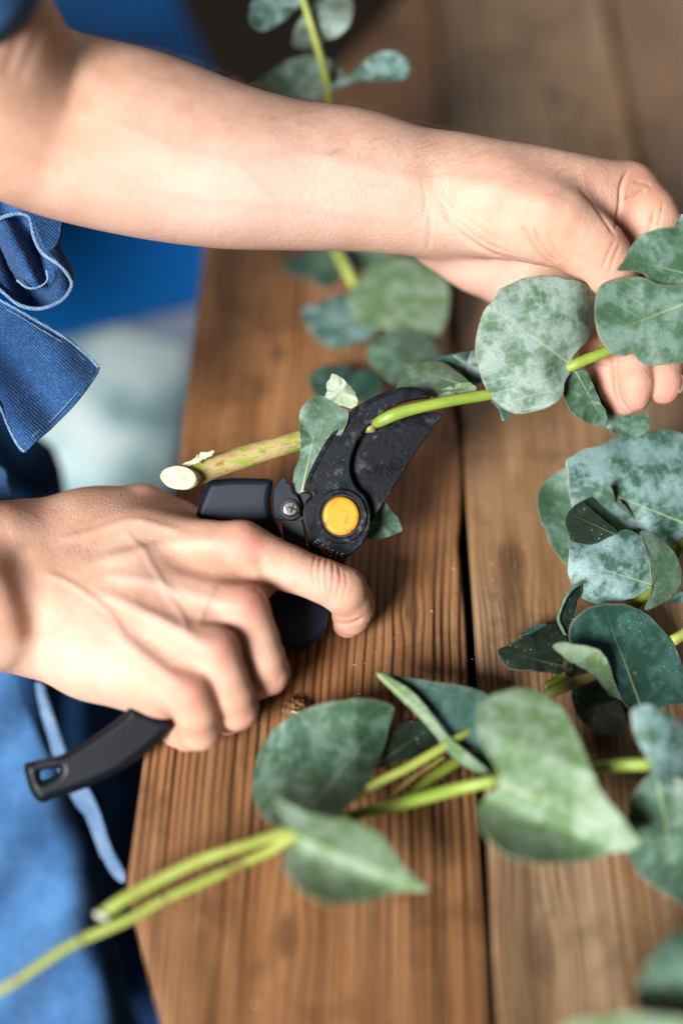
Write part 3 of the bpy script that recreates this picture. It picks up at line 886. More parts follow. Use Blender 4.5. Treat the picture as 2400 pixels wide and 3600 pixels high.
sheet('leaf', R7([(75, 880), (100, 740), (150, 630), (230, 520), (330, 440), (470, 380), (600, 340), (750, 320), (880, 310), (1000, 330), (1080, 370), (1060, 440), (1030, 560), (1000, 660), (960, 760), (900, 870), (830, 980), (760, 1060), (680, 1140), (560, 1150), (430, 1180), (330, 1230), (220, 1200), (150, 1150), (100, 1060), (75, 970)]),
      M['leaf_green'], b6, 44, base=(1035, 2915), tip=(1380, 2480), n=120, rings=20, wav=0.6, gy=0.035, gx=-0.01, center=(1100, 2700),
      dh=lambda x, y, s, w, t: np.where(y < 2590, 20, 15) * ((y - 2590) / 220) ** 2 - 16 * np.clip((1010 - x) / 110, 0, 1.3) ** 2 - 8 * np.clip((x - 1250) / 120, 0, 1.2))
sheet('leaf', Q4([(160, 590), (220, 620), (300, 650), (400, 668), (480, 690), (530, 720), (570, 770), (600, 820), (650, 870), (695, 912), (620, 915), (560, 922), (500, 945), (430, 957), (350, 960), (290, 940), (230, 890), (195, 830), (200, 780), (235, 735), (195, 670)]),
      M['leaf_light'], b6, 84, base=(1045, 2945), tip=(1505, 3125), n=120, rings=18, wav=0.6, center=(1190, 2990),
      dh=lambda x, y, s, w, t: -24 * np.clip(-w, 0, 1) - 8 * np.clip(w, 0, 0.06) + 75 * np.clip(w - 0.06, 0, 1) ** 1.4)
tube('stem', [(1180, 2895, 58, 22), (1260, 2862, 57, 24), (1400, 2830, 56, 24), (1600, 2775, 56, 24), (1760, 2740, 58, 24), (1900, 2725, 54, 24), (2075, 2705, 52, 25), (2180, 2690, 52, 25), (2290, 2683, 54, 26), (2420, 2660, 52, 26)], M['stem_green'], b6, n=80)
sheet('leaf', R8([(120, 250), (130, 170), (200, 100), (290, 60), (400, 35), (510, 45), (600, 90), (690, 150), (760, 230), (810, 330), (870, 470), (920, 600), (990, 750), (1080, 870), (1170, 980), (1240, 1080), (1285, 1135), (1200, 1180), (1060, 1200), (950, 1240), (800, 1265), (640, 1275), (500, 1265), (350, 1230), (240, 1150), (150, 1040), (125, 930), (140, 850), (200, 780), (270, 740), (280, 640), (230, 560), (170, 450), (130, 350)]),
      M['leaf_light'], b6, 70, base=(1757, 2755), tip=(2250, 2960), n=140, rings=22, wav=0.5, center=(1896, 2800), gy=0.01,
      dh=lambda x, y, s, w, t: 105 * np.clip(w - 0.12, 0, 1) ** 1.5 - 10 * np.clip(w, 0, 0.12) - 26 * np.clip(-w - 0.30, 0, 1) + 5 * np.clip((x - 2010) / 200, 0, 1.2))
sheet('leaf', R6([(1200, 1010), (1240, 970), (1310, 950), (1400, 980), (1500, 1030), (1600, 1150), (1720, 1300), (1720, 1600), (1568, 1570), (1450, 1530), (1370, 1470), (1330, 1380), (1290, 1290), (1230, 1180)]),
      M['leaf_blue'], b6, 60, base=(2285, 2690), tip=(2250, 2480), cup=-4)
sheet('leaf', R8([(1180, 900), (1220, 780), (1290, 680), (1380, 620), (1480, 640), (1568, 680), (1750, 800), (1800, 1200), (1750, 1568), (1568, 1568), (1480, 1510), (1370, 1440), (1270, 1360), (1210, 1270), (1170, 1180), (1160, 1030)]),
      M['leaf_green'], b6, 58, base=(2300, 2700), tip=(2400, 3200), cup=4, n=100, rings=16, clear=0.004)

for nx_, ny_, nh, nr_, nb_ in ((1752, 2743, 60, 28, b6), (2292, 2683, 55, 30, b6), (1240, 2868, 58, 25, b6)):
    tube('node', [(nx_ - 12, ny_ + 4, nh, nr_ - 4), (nx_, ny_, nh + 0.5, nr_), (nx_ + 10, ny_ - 4, nh, nr_ - 5)], M['stem_olive'], nb_, n=9)

b7 = thing('eucalyptus_branch', 'thin sprig with a dark pointed leaf lying between the cupped near leaves', 'branch', Tpt(1500, 2700, 0.01), GB)
sheet('leaf', Q4([(510, 163), (600, 175), (700, 190), (800, 205), (890, 235), (900, 290), (890, 360), (900, 430), (920, 500), (935, 530), (880, 512), (820, 482), (760, 430), (715, 375), (655, 305), (575, 235)]),
      M['leaf_dark'], b7, 34, base=(1740, 2735), tip=(1320, 2365), n=120, rings=18, wav=0.3, center=(1600, 2545), gx=0.02, gy=0.03,
      dh=lambda x, y, s, w, t: 34 * np.clip(-w - 0.02, 0, 1))
sheet('curled_margin', Q4([(510, 163), (560, 180), (620, 215), (680, 275), (730, 345), (790, 420), (860, 475), (935, 530), (880, 515), (815, 482), (755, 432), (712, 375), (650, 305), (572, 232)]),
      M['leaf_light'], b7, 39, n=90, wav=0.2, center=Q4([(715, 345)])[0], gx=0.02, gy=0.035)
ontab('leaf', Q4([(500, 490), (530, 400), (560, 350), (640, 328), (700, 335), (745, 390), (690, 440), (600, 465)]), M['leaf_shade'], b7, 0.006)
tube('stem', [(1230, 2815, table_h(2815, .013), 18), (1330, 2750, table_h(2750, .014), 18), (1450, 2690, table_h(2690, .015), 18), (1580, 2612, table_h(2612, .016), 16), (1680, 2550, table_h(2550, .012), 14)], M['stem_lime'], b7)
tube('stem', [(1300, 2880, table_h(2880, .008), 9), (1420, 2760, table_h(2760, .008), 9), (1560, 2660, table_h(2660, .008), 8)], M['stem_brown'], b7)
tube('stem', [(1420, 2820, table_h(2820, .010), 20), (1520, 2735, table_h(2735, .011), 21), (1620, 2670, table_h(2670, .012), 22), (1700, 2630, table_h(2630, .010), 20)], M['stem_olive'], b7)

b8 = thing('eucalyptus_branch', 'strongly blurred large leaves in the lower right corner nearest the lens', 'branch', Pm(2400, 3500, 120), GB)
sheet('leaf', Q4([(1400, 1290), (1430, 1200), (1480, 1110), (1568, 1040), (1700, 1000), (1780, 1300), (1600, 1345), (1450, 1335)]), M['leaf_green'], b8, 118, cup=-4, base=(2480, 3480), tip=(2240, 3400))
sheet('leaf', Q4([(1150, 1390), (1280, 1350), (1400, 1338), (1568, 1352), (1700, 1400), (1650, 1550), (1200, 1550)]), M['leaf_light'], b8, 135, cup=-3, base=(2480, 3700), tip=(2000, 3600))

# ------------------------------------------------------------------ pruning shears
sh = thing('pruning_shears', 'black bypass pruning shears with orange pivot cap gripped in the lower hand', 'shears', Pm(1199, 1814, -6))
PX = FOC / FPX                      # metres per pixel at the focus plane


def plate(name, outline, h, thick_mm, mat, parent=sh, bevel=0.6, holes=(), gx=0.0, gy=0.0, smooth_n=None, ref=(1199, 1814), res=1, crown=0.0):
    """flat forged or moulded piece: outline with rounded edges, open at the holes"""
    loops = []
    for ol in [outline] + list(holes):
        p = np.array(catmull(ol, smooth_n, True) if smooth_n else ol, float)
        ar = 0.5 * np.sum(p[:, 0] * np.roll(p[:, 1], -1) - np.roll(p[:, 0], -1) * p[:, 1])
        if ar < 0:
            p = p[::-1]
        loops.append(p)
    V, F = [], []
    bpx = bevel / 1000 / PX
    steps = res + 1
    prof = []
    for k in range(steps + 1):
        q = math.pi / 2 * k / steps
        prof.append((bpx * (1 - math.cos(q)), bevel * (1 - math.sin(q))))
    prof = prof[::-1]               # from the face rim outwards: (inset px, depth below face mm)
    rows = prof + [(i_, thick_mm - d_) for i_, d_ in prof[::-1]]
    top, bot = [], []
    for li, p in enumerate(loops):
        e = np.roll(p, -1, 0) - p
        e /= np.maximum(np.linalg.norm(e, axis=1, keepdims=True), 1e-9)
        nr = np.stack([-e[:, 1], e[:, 0]], 1)          # inward for a positive loop in pixel axes
        vn = nr + np.roll(nr, 1, 0)
        vn /= np.maximum(np.linalg.norm(vn, axis=1, keepdims=True), 0.3)
        sgn = 1 if li == 0 else -1
        n_ = len(p)
        start = len(V)
        for ins, dep in rows:
            for x, y in p + vn * ins * sgn:
                V.append((x, y, h - dep))
        for r_ in range(len(rows) - 1):
            a = start + r_ * n_
            for k in range(n_):
                k2 = (k + 1) % n_
                q = (a + k, a + k2, a + n_ + k2, a + n_ + k)
                F.append(q if li else q[::-1])
        top.append(list(range(start, start + n_)))
        bot.append(list(range(start + (len(rows) - 1) * n_, start + len(rows) * n_)))
    from mathutils.geometry import tessellate_polygon
    for grp, flip in ((top, False), (bot, True)):
        flat = [q for g in grp for q in g]
        tri = tessellate_polygon([[Vector((V[q][0], V[q][1], 0)) for q in g] for g in grp])
        for t in tri:
            f = tuple(flat[q] for q in t)
            a, b, c = (np.array(V[q][:2]) for q in f)
            cr = (b[0] - a[0]) * (c[1] - a[1]) - (b[1] - a[1]) * (c[0] - a[0])
            if (cr > 0) != flip:
                f = f[::-1]
            F.append(f)
    V = np.array(V)
    hh = V[:, 2] + gx * (V[:, 0] - ref[0]) + gy * (V[:, 1] - ref[1])
    o = mesh_obj(name, Parr(V[:, 0], V[:, 1], hh), F, mat, parent)
    o.data.set_sharp_from_angle(angle=math.radians(50))
    return o


def circle(cx, cy, r, n=48, ry=None):
    return [(cx + r * math.cos(2 * math.pi * i / n), cy + (ry or r) * math.sin(2 * math.pi * i / n)) for i in range(n)]


hook = R2([(1222, 190), (1215, 165), (1190, 148), (1130, 127), (1040, 122), (950, 140), (860, 175), (780, 215), (700, 265), (620, 335), (550, 420), (480, 520), (430, 610), (390, 690), (352, 780), (335, 850), (360, 846), (380, 860), (397, 885), (380, 912), (345, 935), (328, 980), (328, 1040), (345, 1110), (360, 1180), (372, 1240), (420, 1290), (520, 1330), (612, 1358), (640, 1320), (700, 1275), (760, 1210), (795, 1130), (805, 1050), (800, 970), (770, 890), (720, 840), (690, 800), (670, 745), (662, 690), (670, 620), (690, 560), (720, 490), (760, 430), (810, 385), (850, 345), (900, 298), (960, 262), (1040, 232), (1130, 212), (1210, 203)])
plate('hook_blade', hook, 0.0, 4.2, M['blade'], bevel=0.7, smooth_n=260, gx=0.0, res=2)
# raised spine along the outer curve of the hook
spine = np.array(R2([(1190, 160), (1040, 134), (870, 184), (710, 276), (560, 428), (490, 528), (402, 692), (362, 785)]))
tube('spine', [(x + 4, y + 4, 0.0, 4.5) for x, y in spine], M['blade'], sh, sides=8, n=50, lump=0.05)
cut = [(1556, 1460), (1548, 1453), (1525, 1450), (1475, 1450), (1400, 1462), (1330, 1486), (1270, 1530), (1225, 1600), (1200, 1680), (1185, 1790), (1200, 1860), (1250, 1890), (1302, 1836), (1320, 1810), (1350, 1763), (1380, 1717), (1425, 1645), (1470, 1575), (1520, 1505)]
plate('cutting_blade', cut, -4.4, 2.6, M['blade_dirty'], bevel=0.35)
# ground edge of the cutting blade
plate('ground_edge', [(1540, 1462), (1475, 1458), (1400, 1472), (1335, 1496), (1285, 1535), (1250, 1590), (1262, 1600), (1300, 1560), (1350, 1522), (1420, 1496), (1500, 1490)], -4.15, 0.5, M['blade'], bevel=0.1, smooth_n=80)
# emblem on the blade: ring and bar
plate('emblem', circle(1388, 1632, 25, 32), -3.95, 0.6, M['blade_dirty'], bevel=0.15, holes=[circle(1388, 1632, 17, 32)])
plate('emblem', [(1345, 1650), (1357, 1640), (1380, 1668), (1368, 1679)], -3.9, 0.6, M['blade_dirty'], bevel=0.15)
plate('pivot_collar', circle(1198, 1815, 93, 64, 97), 1.1, 2.0, M['blade'], bevel=0.5, holes=[circle(1199, 1814, 72, 64, 76)])
plate('pivot_recess', circle(1199, 1814, 74, 48, 78), 0.35, 0.8, M['black'], bevel=0.1)
cap = plate('pivot_cap', circle(1199, 1814, 64, 72, 68), 2.4, 3.2, M['orange'], bevel=1.3, res=4)
# lettering stamped on the body
txt = bpy.data.curves.new('t', 'FONT')
txt.body = 'EA0515'
txt.size = 1.0
txt.extrude = 0.02
to = bpy.data.objects.new('t', txt)
col.objects.link(to)
bpy.context.view_layer.update()
me = bpy.data.meshes.new_from_object(to.evaluated_get(bpy.context.evaluated_depsgraph_get()))
bpy.data.objects.remove(to)
v = np.array([tuple(q.co) for q in me.vertices])
F = [tuple(p.vertices) for p in me.polygons]
wid = v[:, 0].max()
u = v[:, 0] / wid
# follow the gentle arc below the collar
x0, y0, x1, y1 = 1096, 1908, 1206, 1972
sagx, sagy = -6, 10
bx = x0 + (x1 - x0) * u + sagx * 4 * u * (1 - u)
by = y0 + (y1 - y0) * u + sagy * 4 * u * (1 - u)
tx = (x1 - x0) + sagx * 4 * (1 - 2 * u)
ty = (y1 - y0) + sagy * 4 * (1 - 2 * u)
tl = np.hypot(tx, ty)
sc_ = 39.0
px_ = bx + v[:, 1] * sc_ * (ty / tl)
py_ = by - v[:, 1] * sc_ * (tx / tl)
mesh_obj('lettering', Parr(px_, py_, 0.12 + v[:, 2] * 4), F, M['print'], sh, smooth=False)
bpy.data.meshes.remove(me)
# thumb catch and its screw
plate('thumb_catch', [(960, 1725), (975, 1695), (990, 1678), (1005, 1675), (1009, 1695), (1022, 1700), (1030, 1730), (1048, 1745), (1060, 1775), (1056, 1818), (1030, 1832), (965, 1826), (959, 1800)], 1.0, 3.5, M['handle'], bevel=0.5)
plate('catch_strut', [(990, 1822), (1058, 1818), (1070, 1860), (1080, 1930), (1000, 1930), (994, 1880)], -1.5, 3.0, M['black'], bevel=0.4)
plate('catch_lever', [(1030, 1745), (1050, 1735), (1075, 1730), (1095, 1742), (1080, 1760), (1066, 1790), (1066, 1830), (1040, 1830)], -1.2, 3.0, M['black'], bevel=0.4)
scr = plate('screw', circle(1022, 1788, 30, 40), 2.9, 2.6, M['screw'], bevel=1.0, res=3)
plate('screw_recess', circle(1018, 1790, 38, 40), 1.4, 1.2, M['black'], bevel=0.2)
for a_ in (0.35, 0.35 + math.pi / 2):
    dx, dy = math.cos(a_), math.sin(a_)
    q = [(1028 + dx * l - dy * w_, 1787 + dy * l + dx * w_) for l, w_ in ((-15, -4), (15, -4), (15, 4), (-15, 4))]
    plate('screw_slot', q, 2.98, 0.3, M['black'], parent=scr, bevel=0.05)
# handles
up_handle = [(736, 1692), (750, 1687), (830, 1681), (910, 1682), (958, 1688), (954, 1730), (950, 1765), (960, 1815), (985, 1860), (992, 1900), (960, 1960), (860, 2010), (700, 2030), (520, 2080), (400, 2160), (330, 2140), (430, 2020), (560, 1940), (670, 1860), (698, 1780)]
plate('handle', up_handle, -4, 13, M['handle'], bevel=2.6, res=4, smooth_n=120)
lip = [(905, 1690), (950, 1692), (946, 1760), (955, 1815), (985, 1868), (975, 1885), (930, 1850), (900, 1815), (915, 1760)]
low_handle = [(1085, 1915), (1210, 1972), (1190, 2060), (1165, 2130), (1152, 2175), (1143, 2218), (1107, 2262), (1072, 2288), (1030, 2284), (1005, 2270), (960, 2300), (880, 2400), (780, 2480), (650, 2540), (600, 2480), (720, 2420), (820, 2320), (900, 2200), (930, 2090), (1000, 2010)]
plate('handle', low_handle, -2.0, 12, M['handle'], bevel=2.4, res=4, smooth_n=160, gy=0.05, ref=(1199, 2080))
tail = Q7([(800, 322), (760, 365), (600, 482), (400, 605), (280, 640), (165, 665), (148, 690), (155, 730), (175, 800), (200, 860), (240, 905), (280, 908), (330, 885), (470, 840), (600, 790), (740, 720), (850, 640), (950, 560), (1055, 458), (1065, 430), (1000, 395), (900, 350)])
slot = Q7([(250, 722), (275, 708), (330, 702), (365, 704), (355, 728), (325, 748), (280, 768), (256, 766)])
plate('handle_tail', tail, 39, 10, M['rubber'], bevel=3.2, res=4, holes=[slot], smooth_n=110, gx=-0.010, gy=0.0, ref=(350, 2650))

# ------------------------------------------------------------------ chip of bark on the table
chip = thing('bark_chip', 'crumb of brown bark lying on the board beside the knuckles', 'bark', Tpt(1040, 2500, 0.0))
bm = bmesh.new()
bmesh.ops.create_icosphere(bm, subdivisions=4, radius=1.0)
pc = Tpt(1042, 2515, 0.0)
vv = []
for q in bm.verts:
    n_ = 1 + 0.14 * math.sin(q.co.x * 9 + 1) * math.cos(q.co.y * 11) + 0.08 * math.sin(q.co.z * 23 + q.co.x * 17)
    vv.append((pc.x + q.co.x * 0.0052 * n_, pc.y + q.co.y * 0.0062 * n_, pc.z + max(q.co.z, -0.3) * 0.0042 * n_ + 0.001))
fcs = [[w.index for w in f.verts] for f in bm.faces]
bm.free()
mesh_obj('crust', vv, fcs, M['chip'], chip, smooth=False)
tube('fibre', [(1010, 2540, table_h(2540, .003), 6), (1040, 2532, table_h(2532, .0045), 9), (1075, 2528, table_h(2528, .003), 6)], M['chip_dark'], chip, sides=8, n=12, lump=0.2)
tube('fibre', [(1025, 2500, table_h(2500, .006), 4), (1045, 2505, table_h(2505, .007), 5), (1056, 2496, table_h(2496, .006), 3)], M['cut'], chip, sides=6, n=8, lump=0.2)

# ------------------------------------------------------------------ person: body as an implicit surface
VOX = 1.15


class Field:
    def __init__(self, lo, hi, vox):
        self.lo = np.asarray(lo, np.float32)
        self.vox = vox
        self.n = np.ceil((np.asarray(hi) - np.asarray(lo)) / vox).astype(int) + 1
        self.ax = [self.lo[k] + np.arange(self.n[k], dtype=np.float32) * vox for k in range(3)]

    def empty(self):
        return np.full(self.n, 60.0, np.float32)

    def cone(self, D, a, b, ra, rb, k, squash=None):
        """smooth-union a round cone into D"""
        m = max(ra, rb) + k + 6
        lo = np.minimum(a, b) - m
        hi = np.maximum(a, b) + m
        i0 = np.clip(((lo - self.lo) / self.vox).astype(int), 0, self.n)
        i1 = np.clip(((hi - self.lo) / self.vox).astype(int) + 1, 0, self.n)
        if np.any(i1 <= i0):
            return
        sl = tuple(slice(i0[q], i1[q]) for q in range(3))
        X = self.ax[0][sl[0]][:, None, None]
        Y = self.ax[1][sl[1]][None, :, None]
        Zc = self.ax[2][sl[2]][None, None, :]
        ba = b - a
        l2 = max(float(ba @ ba), 1e-6)
        t = ((X - a[0]) * ba[0] + (Y - a[1]) * ba[1] + (Zc - a[2]) * ba[2]) / l2
        t = np.clip(t, 0, 1)
        dx = X - a[0] - t * ba[0]
        dy = Y - a[1] - t * ba[1]
        dz = Zc - a[2] - t * ba[2]
        if squash:
            dz = dz / squash
        d = np.sqrt(dx * dx + dy * dy + dz * dz) - (ra + (rb - ra) * t)
        e = D[sl]
        if k > 0:
            h = np.clip(0.5 + 0.5 * (e - d) / k, 0, 1)
            D[sl] = e * (1 - h) + d * h - k * h * (1 - h)
        else:
            D[sl] = np.minimum(e, d)


def smin(a, b, k):
    h = np.clip(0.5 + 0.5 * (a - b) / k, 0, 1)
    return a * (1 - h) + b * h - k * h * (1 - h)


LIFT = lambda py: 0.0


def chain(fd, D, pts, k, squash=None, smooth=0):
    if smooth:
        pts = catmull(pts, smooth)
    """pts: (px, py, h, r_px)"""
    q = []
    for px, py, h, r in pts:
        h = h + LIFT(py)
        q.append((c3(px, py, h), r * (FOC * 1000 - h) / FPX))
    for (a, ra), (b, rb) in zip(q[:-1], q[1:]):
        fd.cone(D, a, b, ra, rb, k, squash)


def surface_net(fd, D):
    n = fd.n
    S = D < 0
    c = np.zeros(n - 1, np.int8)
    for dx in (0, 1):
        for dy in (0, 1):
            for dz in (0, 1):
                c += S[dx:n[0] - 1 + dx, dy:n[1] - 1 + dy, dz:n[2] - 1 + dz]
    act = (c > 0) & (c < 8)
    ids = np.full(n - 1, -1, np.int64)
    I = np.argwhere(act)
    ids[act] = np.arange(len(I))
    acc = np.zeros((len(I), 3))
    cnt = np.zeros(len(I))
    cor = [(x, y, z) for x in (0, 1) for y in (0, 1) for z in (0, 1)]
    for a in cor:
        for b in cor:
            if sum(abs(p - q) for p, q in zip(a, b)) == 1 and a < b:
                va = D[I[:, 0] + a[0], I[:, 1] + a[1], I[:, 2] + a[2]]
                vb = D[I[:, 0] + b[0], I[:, 1] + b[1], I[:, 2] + b[2]]
                m = (va < 0) != (vb < 0)
                t = np.where(m, va / np.where(m, va - vb, 1), 0)
                p = np.array(a)[None] + t[:, None] * (np.array(b) - np.array(a))[None]
                acc[m] += p[m]
                cnt[m] += 1
    V = fd.lo + (I + acc / cnt[:, None]) * fd.vox
    F = []
    for ax in range(3):
        o1, o2 = [(1, 2), (2, 0), (0, 1)][ax]
        sa = [slice(None)] * 3
        sb = [slice(None)] * 3
        sa[ax] = slice(0, n[ax] - 1)
        sb[ax] = slice(1, n[ax])
        A, B = S[tuple(sa)], S[tuple(sb)]
        E = np.argwhere(A != B)
        ok = (E[:, o1] > 0) & (E[:, o2] > 0) & (E[:, o1] < n[o1] - 1) & (E[:, o2] < n[o2] - 1)
        E = E[ok]
        inside = A[E[:, 0], E[:, 1], E[:, 2]]
        def cid(d1, d2):
            q = E.copy()
            q[:, o1] += d1
            q[:, o2] += d2
            return ids[q[:, 0], q[:, 1], q[:, 2]]
        q = np.stack([cid(-1, -1), cid(0, -1), cid(0, 0), cid(-1, 0)], 1)
        q[~inside] = q[~inside][:, ::-1]
        F.append(q)
    F = np.vstack(F)
    F = F[(F >= 0).all(1)]
    return V, F


def relax(V, F, it, lam=0.5):
    E = np.vstack([F[:, [0, 1]], F[:, [1, 2]], F[:, [2, 3]], F[:, [3, 0]]])
    E = np.vstack([E, E[:, ::-1]])
    deg = np.bincount(E[:, 0], minlength=len(V)).astype(float)
    for _ in range(it):
        S = np.stack([np.bincount(E[:, 0], V[E[:, 1], k], minlength=len(V)) for k in range(3)], 1)
        V = V + lam * (S / np.maximum(deg, 1)[:, None] - V)
    return V


def subdivide(V, F):
    E = np.vstack([F[:, [0, 1]], F[:, [1, 2]], F[:, [2, 3]], F[:, [3, 0]]])
    Es = np.sort(E, 1)
    key = Es[:, 0].astype(np.int64) * len(V) + Es[:, 1]
    uk, inv = np.unique(key, return_inverse=True)
    ev = np.stack([uk // len(V), uk % len(V)], 1)
    em = V[ev].mean(1)
    fm = V[F].mean(1)
    m = len(F)
    e = len(V) + inv.reshape(4, m)
    f = len(V) + len(uk) + np.arange(m)
    NF = np.vstack([np.stack([F[:, k], e[k], f, e[(k + 3) % 4]], 1) for k in range(4)])
    return np.vstack([V, em, fm]), NF


def normals(V, F):
    n = np.cross(V[F[:, 2]] - V[F[:, 0]], V[F[:, 3]] - V[F[:, 1]])
    N_ = np.zeros_like(V)
    for k in range(4):
        for c in range(3):
            N_[:, c] += np.bincount(F[:, k], n[:, c], minlength=len(V))
    return N_ / np.maximum(np.linalg.norm(N_, axis=1, keepdims=True), 1e-9)


def to_px(V):
    d = FOC * 1000 - V[:, 2]
    return V[:, 0] * FPX / d + 1200, 1800 - V[:, 1] * FPX / d


def line_dist(px, py, pts):
    p = catmull(pts, 40) if len(pts) > 2 else np.array(pts, float)
    best = np.full(len(px), 1e9)
    tt = np.zeros(len(px))
    nseg = len(p) - 1
    for i in range(nseg):
        a, b = p[i], p[i + 1]
        ab = b - a
        t = np.clip(((px - a[0]) * ab[0] + (py - a[1]) * ab[1]) / max(ab @ ab, 1e-9), 0, 1)
        d = np.hypot(px - a[0] - t * ab[0], py - a[1] - t * ab[1])
        m = d < best
        best[m] = d[m]
        tt[m] = (i + t[m]) / nseg
    return best, tt


def detail(V, F, lines, spots):
    """push tendons out and creases in along lines seen on the camera-facing skin; tint blush / pale / tan"""
    Nn = normals(V, F)
    px, py = to_px(V)
    front = np.clip((Nn[:, 2] + 0.05) / 0.3, 0, 1)
    blush = np.zeros(len(V))
    pale = np.zeros(len(V))
    tan = np.zeros(len(V))
    vein = np.zeros(len(V))
    off = np.zeros(len(V))
    for pts, w, amp, bl in lines:
        d, t = line_dist(px, py, pts)
        g = np.exp(-(d / w) ** 2) * front * np.clip(np.sin(np.pi * np.clip(t * 0.94 + 0.03, 0, 1)) * 2.2, 0, 1)
        off += amp * g
        if bl >= 2:
            vein = np.maximum(vein, (bl - 2) * g)
        elif bl > 0:
            blush = np.maximum(blush, bl * g)
        elif bl < 0:
            pale = np.maximum(pale, -bl * g)
    for x, y, rx, ry, kind, a in spots:
        g = a * np.exp(-(((px - x) / rx) ** 2 + ((py - y) / ry) ** 2))
        if kind == 'b':
            blush = np.maximum(blush, g)
        elif kind == 'p':
            pale = np.maximum(pale, g)
        elif kind == 't':
            tan = np.maximum(tan, g)
        else:
            off += g * front
            continue
    return V + Nn * off[:, None], np.clip(blush, 0, 1), np.clip(pale, 0, 1), np.clip(tan, 0, 1), np.clip(vein, 0, 1)


# ---- right (lower) hand
lo = np.array([-200.0, -105.0, -55.0])
hi = np.array([22.0, 22.0, 86.0])
fd = Field(lo, hi, 1.0)
palm = fd.empty()
LIFT = lambda py: 20.0 * min(max((py - 2150) / 330.0, 0), 1.2)      # the fist clears the boards
# forearm and wrist
chain(fd, palm, [(-560, 1990, 14, 240), (-250, 1990, 12, 215), (20, 1972, 2, 188), (150, 1965, -4, 162)], 10)
chain(fd, palm, [(-560, 2140, 26, 240), (-250, 2140, 28, 215), (-20, 2150, 22, 190), (120, 2165, 6, 165)], 10)
# metacarpals
chain(fd, palm, [(160, 1960, -3, 148), (500, 1925, 3, 118), (845, 1925, 13, 90)], 8)
chain(fd, palm, [(160, 2040, 6, 150), (500, 2065, 17, 114), (850, 2140, 27, 82)], 8)
chain(fd, palm, [(160, 2110, 12, 150), (480, 2190, 24, 110), (755, 2290, 33, 79)], 8)
chain(fd, palm, [(170, 2185, 11, 150), (430, 2320, 22, 108), (662, 2440, 29, 77)], 8)
# little-finger side and thumb base
chain(fd, palm, [(140, 2225, 2, 150), (330, 2310, 6, 136), (560, 2440, 12, 96)], 9)
chain(fd, palm, [(120, 1905, -15, 140), (330, 1862, -17, 126), (500, 1812, -21, 108)], 12)
chain(fd, palm, [(300, 1900, -8, 120), (640, 1890, -8, 90)], 12)
chain(fd, palm, [(560, 1960, -18, 100), (800, 2010, -14, 80)], 9)
# webs between the knuckles
chain(fd, palm, [(560, 2000, 6, 90), (760, 2030, 14, 78), (900, 2058, 12, 66)], 7)
chain(fd, palm, [(520, 2130, 18, 84), (700, 2190, 23, 72), (815, 2222, 20, 62)], 7)
chain(fd, palm, [(480, 2250, 20, 84), (620, 2330, 23, 70), (728, 2378, 19, 60)], 7)
fing = fd.empty()
def finger(fd, D, pts, k=1.6):
    f = fd.empty()
    chain(fd, f, pts, k)
    np.copyto(D, smin(D, f, 0.6))
finger(fd, fing, [(850, 1925, 13, 92), (1020, 2000, 13, 80), (1140, 2044, 12, 77), (1205, 2074, 10, 83), (1230, 2108, 5, 76), (1242, 2135, 1, 72), (1234, 2165, -4, 67), (1221, 2188, -9, 56)])
finger(fd, fing, [(862, 2140, 27, 85), (897, 2245, 22, 81), (922, 2320, 17, 80), (940, 2366, 11, 78), (900, 2400, -8, 64), (830, 2380, -18, 60)])
finger(fd, fing, [(762, 2290, 33, 81), (794, 2385, 26, 77), (818, 2445, 20, 76), (834, 2490, 13, 75), (800, 2520, -4, 62), (730, 2500, -12, 58)])
finger(fd, fing, [(668, 2440, 29, 79), (690, 2505, 23, 76), (703, 2565, 14, 72), (660, 2582, 5, 58), (615, 2574, -2, 52)])
finger(fd, fing, [(500, 1808, -23, 104), (620, 1850, -29, 92), (760, 1920, -38, 80)])
D = smin(palm, fing, 3.2)
LIFT = lambda py: 0.0
Vr, Fr = surface_net(fd, D)
Vr = relax(Vr, Fr, 3)
Vr, Fr = subdivide(Vr, Fr)
Vr = relax(Vr, Fr, 2)
